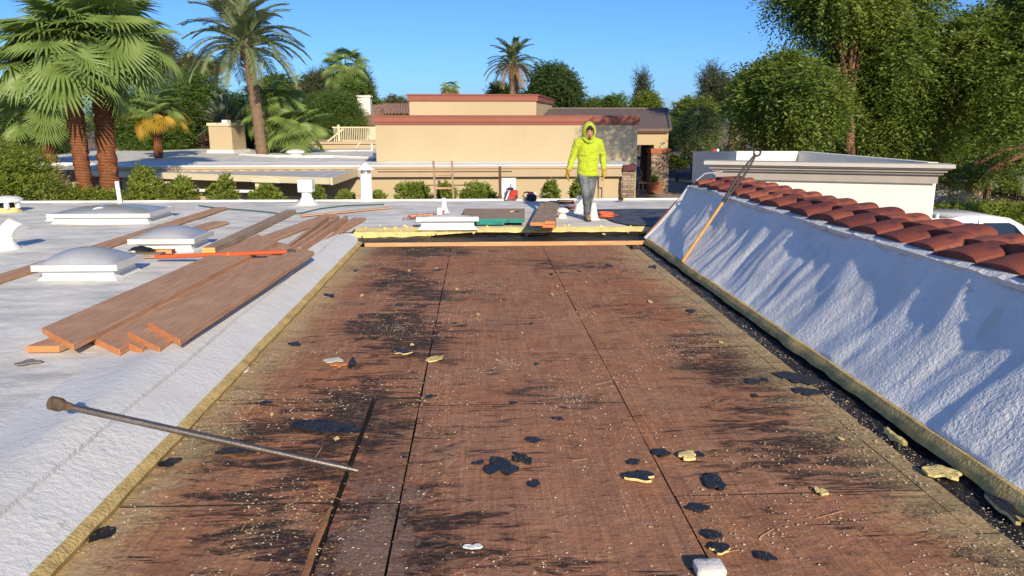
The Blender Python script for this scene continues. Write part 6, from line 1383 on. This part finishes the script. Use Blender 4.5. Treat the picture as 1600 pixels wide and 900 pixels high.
for i, (u, v, Y, s) in enumerate(((312, 97, 75, .95), (337, 97, 78, .9), (432, 128, 85, .95), (458, 130, 92, 1.0), (478, 128, 95, .9))):
    b, t_ = trunk_from(u, v + 20, u, v, Y); palm('fan_palm', ('tiny skyline fan palm left of its twin, above the yellow leaved palm', 'tiny skyline fan palm right of its twin, nearest the date palm fronds', 'tiny skyline fan palm closest to the date palm trunk on its right', 'middle one of three tiny skyline fan palms right of the date palm', 'tiny skyline fan palm touching the rounded brownish pine')[i], b, t_, .25, .2, FANR, 20, s, 30 + i, [FRONDF, FRONDX], PALMG, -60, 60, 'distant palms on the skyline')
# cycad-like palm with dry brown fronds behind the tan chimney
b, t_ = trunk_from(352, 215, 352, 188, 36.0); S = palm('blue_palm', 'grey leaved palm with drooping dry brown fronds behind the tan chimney', b, t_, .2, .18, FST, 34, 1.5, 13, [FRONDC], PALMG, -18, 78, skirt=9, skirtmat=FRONDX, sk_e=(8, 34))
g = np.random.default_rng(1)
# fan shrub low behind the roof
S = palm('dwarf_palm', 'dwarf spiky palm low behind the white flat roof', foot(210, 224, 37.6), PY(210, 230, 37.6), .12, .1, FST, 26, .85, 14, [FRONDC, FRONDF], PALMG, 0, 85)

# ---- trees on the left and in the middle distance
tree('oleander_tree', 'dense green tree behind the two big fan palm trunks', 'tree', 36, (150, 118, 300, 262), LEAF_G, 5200, 41, .55, 10, .17, .035, .25, 16, ground=-2)
tree('oleander_tree', 'dense bright green tree filling the gap right of the yellow leaved palm', 'tree', 40, (245, 105, 410, 250), LEAF_G, 6000, 42, .6, 10, .19, .042, .2, 16, ground=-2)
tree('dark_tree', 'shadowy dark tree at the left border behind the small fan palm', 'tree', 33, (-70, 118, 115, 260), LEAF_D, 4800, 43, .55, 10, .17, .05, .3, 14, ground=-2)
tree('dark_tree', 'dark hedge like tree behind the tan chimney', 'tree', 43, (300, 150, 450, 250), LEAF_D, 3600, 44, .6, 9, .2, .06, .25, 12, ground=-1.5)
tree('eucalyptus', 'wispy tall tree on the skyline behind the fan palm crowns', 'tree', 60, (205, 25, 290, 140), LEAF_O, 1500, 45, 1.3, 12, .26, .05, .9, 9)
tree('eucalyptus', 'thin wispy tree on the skyline left of the date palm', 'tree', 68, (275, 72, 320, 130), LEAF_O, 700, 46, 1.0, 10, .26, .06, .6, 7)
tree('mesquite_tree', 'rounded fine leaved green tree left of the distant white chimney', 'tree', 46, (450, 128, 590, 240), LEAF_G, 9500, 47, .65, 14, .12, .03, .35, 34, lo=.22, hi=.36)
tree('pine_tree', 'rounded brownish pine on the skyline left of the lone fan palm', 'tree', 72, (468, 96, 530, 190), LEAF_P, 3000, 48, .8, 12, .26, .05, -.3, 14, upn=.1)
tree('pine_tree', 'open pine with upright tufts right of the lone fan palm', 'tree', 74, (546, 105, 586, 185), LEAF_P, 1300, 49, .8, 12, .26, .05, -.4, 9)
tree('citrus_tree', 'bright green tree on the skyline above the distant white chimney', 'tree', 60, (525, 124, 592, 190), LEAF_G, 2200, 50, .6, 10, .22, .08, .2, 12)
tree('citrus_tree', 'leafy green tree on the skyline left of the date palm trunk', 'tree', 55, (395, 110, 470, 190), LEAF_G, 2400, 51, .6, 10, .2, .07, .2, 12)
tree('skyline_tree', 'low olive tree on the skyline left of the tan upper block', 'tree', 95, (585, 145, 655, 200), LEAF_O, 1200, 52, 1.0, 10, .3, .1, .2, 10)
tree('dark_tree', 'large dark rounded tree behind the right end of the tan upper block', 'tree', 50, (812, 90, 918, 210), LEAF_D, 7000, 53, .6, 12, .16, .06, .25, 18)
tree('dark_tree', 'dark small tree left of the date palm above the tan parapet', 'tree', 66, (758, 118, 812, 185), LEAF_D, 1600, 54, .6, 10, .2, .07, .2, 9)
tree('palo_verde', 'pale green feathery tree behind the shingle roof ridge', 'tree', 62, (885, 142, 955, 215), LEAF_G, 3000, 55, .7, 12, .17, .04, .2, 12)
tree('pine_tree', 'pointed conifer behind the lime green trees', 'tree', 66, (972, 106, 1034, 220), LEAF_P, 2200, 56, .8, 12, .24, .05, -.2, lobes=lambda c_, r, g: [(c_[0] + g.uniform(-.6, .6) * r[0] * (1 - f), c_[1] + g.uniform(-.6, .6) * r[0] * (1 - f), c_[2] - r[2] + 2 * r[2] * f, r[0] * (.42 - .3 * f), r[0] * (.42 - .3 * f), r[2] * .13) for f in g.uniform(0, .93, 24)])
tree('lime_tree', 'lime green tree in front of the pointed conifer', 'tree', 54, (972, 132, 1048, 225), LEAF_L, 3600, 57, .6, 12, .16, .05, .3, 14)
tree('lime_tree', 'lime yellow tree right of the pointed conifer', 'tree', 50, (1035, 132, 1120, 235), LEAF_L, 3800, 58, .6, 12, .16, .05, .3, 14)
tree('palo_verde', 'feathery green tree between shingle roof and lime trees', 'tree', 57, (935, 134, 990, 210), LEAF_G, 1800, 59, .6, 12, .16, .05, .3, 10)
tree('mesquite_tree', 'grey green mesquite spilling down right of the stone pillar', 'tree', 23.2, (1060, 156, 1130, 244), LEAF_M, 5200, 60, .5, 14, .075, .020, .5, 20, lo=.26, hi=.42, trunk=.07, shell=.2)
tree('pine_tree', 'grey open pine on the skyline left of the big elm', 'tree', 64, (1082, 94, 1142, 215), LEAF_P, 1900, 61, .9, 12, .24, .05, -.1, 12)
tree('mesquite_tree', 'grey green tree rising directly behind the shingle roof corner', 'tree', 40, (985, 160, 1085, 250), LEAF_G, 5200, 65, .5, 14, .11, .03, .4, 18, lo=.3, hi=.46)
# saguaro cactus
def saguaro():
    Y = 41.0; b_ = PY(1110, 240, Y); t_ = PY(1109, 178, Y); S = thing('saguaro', 'tall single columned saguaro cactus right of the grey green mesquite', 'cactus', (b_.x, Y, GZ(0, Y))); n = 22; N = 14; vs = []
    for k in range(N + 1):
        f = k / N; z = GZ(0, Y) + (t_.z - GZ(0, Y)) * f; r_ = .19 * (1 if f < .9 else math.sqrt(max(.02, 1 - ((f - .9) / .1) ** 2)))
        for i in range(n): a = 2 * math.pi * i / n; rr = r_ * (1 if i % 2 else .82); vs.append((b_.x + rr * math.cos(a), Y + rr * math.sin(a), z))
    MB().add(vs, [(k * n + i, k * n + (i + 1) % n, (k + 1) * n + (i + 1) % n, (k + 1) * n + i) for k in range(N) for i in range(n)]).build('column', plain('cactus_green', (.14, .17, .07), .7, .2, 4, 30, .2), S)
saguaro()
# far belt of trees that reads as one mass
def belt():
    g = np.random.default_rng(77); P = []; 
    for (x0, x1, y, z0_, z1, n) in ((-140, 140, 120, -1, 6.0, 6000), (20, 110, 62, -1, 9.5, 5000)):
        x = g.uniform(x0, x1, n); h = z1 * (.62 + .38 * np.array([fb(a * .09, 3, y) for a in x]) + .2 * np.array([fb(a * .35, 8, y) for a in x])); P.append(np.stack([x, y + g.normal(0, 2.5, n), z0_ + (h - z0_) * g.random(n) ** .7], 1))
    P = np.concatenate(P); D = g.normal(0, 1, P.shape); D /= np.linalg.norm(D, axis=1, keepdims=True); V, F = leaf_sprays(g, P, D, 1.4, 10, .42, .16, .2)
    tag(link('far_trees', quadmesh('far_trees', V, F), LEAF_D), kind='stuff')
belt()
# ---- the big elms on the right
def big(label, Y, box, n, seed, trunkx, **k):
    return tree('elm_tree', label, 'tree', Y, box, LEAF_R, int(n * .72), seed, .9, 16, .150, .054, .55, 24, BARKR, .17, None, trunkx=trunkx, lo=.13, hi=.33, shell=.55, limbs=22, upn=.1, outw=.9, **k)
big('big elm with reddish trunk showing in the middle of the right hand foliage', 27, (1185, -130, 1620, 272), 12500, 71, 1388, depth=3.2)
big('leafy elm reaching left over the saguaro with drooping sprays', 24, (1112, 50, 1380, 242), 8500, 72, 1160, depth=3.2)
big('elm arching over the iron fence at the right border', 25, (1390, -150, 1790, 268), 11000, 73, 1640, depth=2.6)
big('elm with high thin branches against the sky', 25.5, (1165, -110, 1450, 110), 3600, 74, 1330, depth=2.6)
big('wide leafy elm filling the gap above the white outbuilding', 32, (1200, 90, 1660, 285), 8000, 75, 1480, depth=2.5)
# low branches that sweep down behind the white building's right end
def sweep():
    Y = 21.0; S = thing('low_branch_tree', 'tree with bare leaning branches sweeping low over the iron fence', 'tree', (PY(1700, 300, Y).x, Y, GZ(0, Y))); mb = MB(); g = np.random.default_rng(5)
    paths = [((1700, 215), (1600, 228), (1545, 247), (1500, 266), (1476, 272)), ((1700, 240), (1620, 250), (1560, 262), (1515, 276), (1480, 284)), ((1640, 232), (1590, 244), (1548, 262), (1530, 284))]; pts = []
    for k, pa in enumerate(paths):
        P = [PY(u, v, Y - .3 * k + .1 * i) for i, (u, v) in enumerate(pa)]; mb.tube(P, [.12, .10, .08, .055, .02][:len(P)], 8)
        for i in range(len(P) - 1): pts += [P[i].lerp(P[i + 1], f) for f in g.random(26)]
    mb.tube([(PY(1700, 300, Y).x, Y, GZ(0, Y) - .2), PY(1705, 260, Y), PY(1700, 215, Y)], [.22, .18, .14], 9); mb.build('trunk', BARKR, S, True)
    P = np.array([tuple(p) for p in pts]); P = np.repeat(P, 3, 0) + g.normal(0, .16, (len(P) * 3, 3)); D = g.normal(0, 1, P.shape); D[:, 2] -= .3; D /= np.linalg.norm(D, axis=1, keepdims=True); keep = g.random(len(P)) < .75
    V, F = leaf_sprays(g, P[keep], D[keep], .45, 12, .10, .04, .4); link('crown', quadmesh('crown', V - np.array(wloc(S)), F), LEAF_R, S)
sweep()
# elm just outside the frame on the right: throws the dappled shade on the tan wall
tree('elm_tree', 'near elm whose leaves overhang the right border', 'tree', 15.0, (1680, -160, 2050, 190), LEAF_R, 5600, 81, .6, 14, .10, .04, .5, 18, BARKR, .2, None, trunkx=1800, lo=.26, hi=.42, shell=.2, limbs=12, depth=2.2, ground=-2.2, extra=[(6.3, 14.8, 5.5, .75, .6, .45), (7.3, 14.9, 5.2, .6, .6, .4), (8.3, 15, 5.6, .8, .7, .5)])
# ---- trunks and undergrowth beyond the road at the right
def far_trunks():
    for i, (u, v0, v1, r_, lab) in enumerate(((1146, 222, 190, .42, 'thick orange lit trunk beyond the road'), (1150.5, 221, 190, .22, 'slimmer pale trunk touching the thick orange one'), (1161, 220, 192, .22, 'forked pale trunk standing alone beyond the road'), (1185, 216, 195, .3, 'pale trunk in the undergrowth right of the forked one'))):
        Y = 66; p = PY(u, v0, Y); o = thing('tree', lab, 'tree', (p.x, Y, GZ(0, Y))); q = PY(u, v1 - 15, Y); mb = MB(); mb.tube([(p.x, Y, GZ(0, Y) - .2), p.lerp(q, .5) + Vector((.1, 0, 0)), q], [r_ * 1.2, r_, r_ * .85], 9)
        if i == 2: mb.tube([p.lerp(q, .4), q + Vector((.9, 0, .4))], [r_ * .7, r_ * .5], 7)
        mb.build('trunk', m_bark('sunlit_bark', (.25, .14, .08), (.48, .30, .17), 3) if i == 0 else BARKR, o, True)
        g = np.random.default_rng(90 + i); c_ = (q.x, Y, q.z + 1.6); P, D = sample_lobes(g, rand_lobes(g, c_, (2.4, 2, 1.6), 7), 420, .2); V, F = leaf_sprays(g, P, D, .9, 10, .3, .1, .5); link('crown', quadmesh('crown', V - np.array(wloc(o)), F), LEAF_R, o)
far_trunks()
for i, (u0, v0, u1, v1, Y, mt, lab) in enumerate(((1160, 196, 1235, 240, 50, LEAF_O, 'yellow green bush beyond the road under the elms'), (1060, 226, 1106, 262, 36, LEAF_L, 'rounded bright bush right of the stone pillar'), (1042, 244, 1078, 264, 34, LEAF_L, 'low green bush at the foot of the garden strip'), (1096, 205, 1120, 232, 46, LEAF_O, 'small pale bush at the foot of the saguaro'), (1552, 274, 1608, 310, 27, LEAF_L, 'yellow green rounded bush behind the iron fence'))):
    shrub(lab, u0, v0, u1, v1, Y, mt, 420, 120 + i, .11, .045, None)
def hedge():
    g = np.random.default_rng(8); Y = 19.6; a, b_ = PY(1440, 350, Y), PY(1680, 316, Y); o = thing('hedge', 'clipped green hedge behind the white pickup truck', 'hedge', (a.x, Y, GZ(0, Y))); n = 5200
    x = g.uniform(a.x, b_.x, n); z1 = PY(1500, 322, Y).z; P = np.stack([x, Y + g.uniform(-.5, .5, n), GZ(0, Y) + (z1 + .10 * np.array([fb(q * 1.3, 2) for q in x]) - GZ(0, Y)) * g.random(n) ** .35], 1); D = g.normal(0, 1, P.shape); D[:, 2] += .5; D /= np.linalg.norm(D, axis=1, keepdims=True)
    V, F = leaf_sprays(g, P, D, .15, 8, .07, .035, 0); link('foliage', quadmesh('foliage', V - np.array(wloc(o)), F), LEAF_S, o); m = MB()
    for k in range(9): m.tube([(a.x + .5 * k, Y, GZ(0, Y) - .1), (a.x + .5 * k + .1, Y, GZ(0, Y) + .7)], .03, 5)
    m.build('stem', BARK, o)
hedge()
# ---- shrubs right behind the roof edge
SH = [(200, 261, 262, 330, 17.2, 'tall bushy shrub left of its twin behind the roof edge'), (252, 273, 310, 330, 17.3, 'bushy shrub touching the tall one on its chimney side'), (326, 274, 368, 330, 17.2, 'narrow pointed shrub between the bushy pair and the square capped vent'),
      (386, 290, 446, 330, 17.2, 'low spreading shrub below the awning post'), (478, 294, 509, 320, 17.4, 'little shrub peeping out beside the square capped vent'), (528, 301, 553, 318, 17.6, 'tiny shrub tips left of the conical flue'), (583, 299, 601, 320, 17.6, 'tiny shrub right of the conical flue'),
      (612, 287, 680, 330, 17.2, 'yellow green shrub left of the ladder'), (682, 287, 712, 328, 17.5, 'shrub seen through the ladder rungs'), (708, 287, 778, 330, 17.2, 'wide shrub between the ladder and the dark post'), (849, 282, 873, 325, 17.3, 'small cone shaped shrub behind the chainsaw'), (893, 281, 912, 325, 17.3, 'slim shrub partly hidden by the worker')]
for i, (u0, v0, u1, v1, Y, lab) in enumerate(SH): shrub(lab, u0, v0, u1, v1, Y, LEAF_S, 150 + int((u1 - u0) * (v1 - v0) * .20), 140 + i, .060, .028, spiky=True)
tree('privet', 'large dark green privet bush at the left border beyond the roof', 'shrub', 17.6, (-70, 206, 108, 350), LEAF_S, 4200, 160, .28, 9, .075, .026, .1, 22, BARK, .06, None, ground=-2.1, shell=.35, lo=.3, hi=.46)
tree('privet', 'low green bush around the feet of the two palm trunks', 'shrub', 17.9, (60, 288, 205, 345), LEAF_S, 1500, 161, .22, 9, .07, .028, .1, 14, BARK, .04, None, ground=-2.1, depth=.5)
tree('bougainvillea', 'dusky reddish bush behind the white flat roof near the chimney', 'shrub', 38.5, (288, 208, 330, 240), m_leaf('dusky_leaves', (.13, .07, .05), (.19, .11, .08), .25, .6), 600, 162, .3, 9, .12, .05, .1, 8, ground=-1.2, trunk=.05)
tree('dark_tree', 'dark understorey bush behind the white flat roof below the yellow leaved palm', 'shrub', 38.5, (235, 205, 300, 245), LEAF_D, 1200, 163, .3, 9, .12, .05, .1, 8, ground=-1.2, trunk=.05)
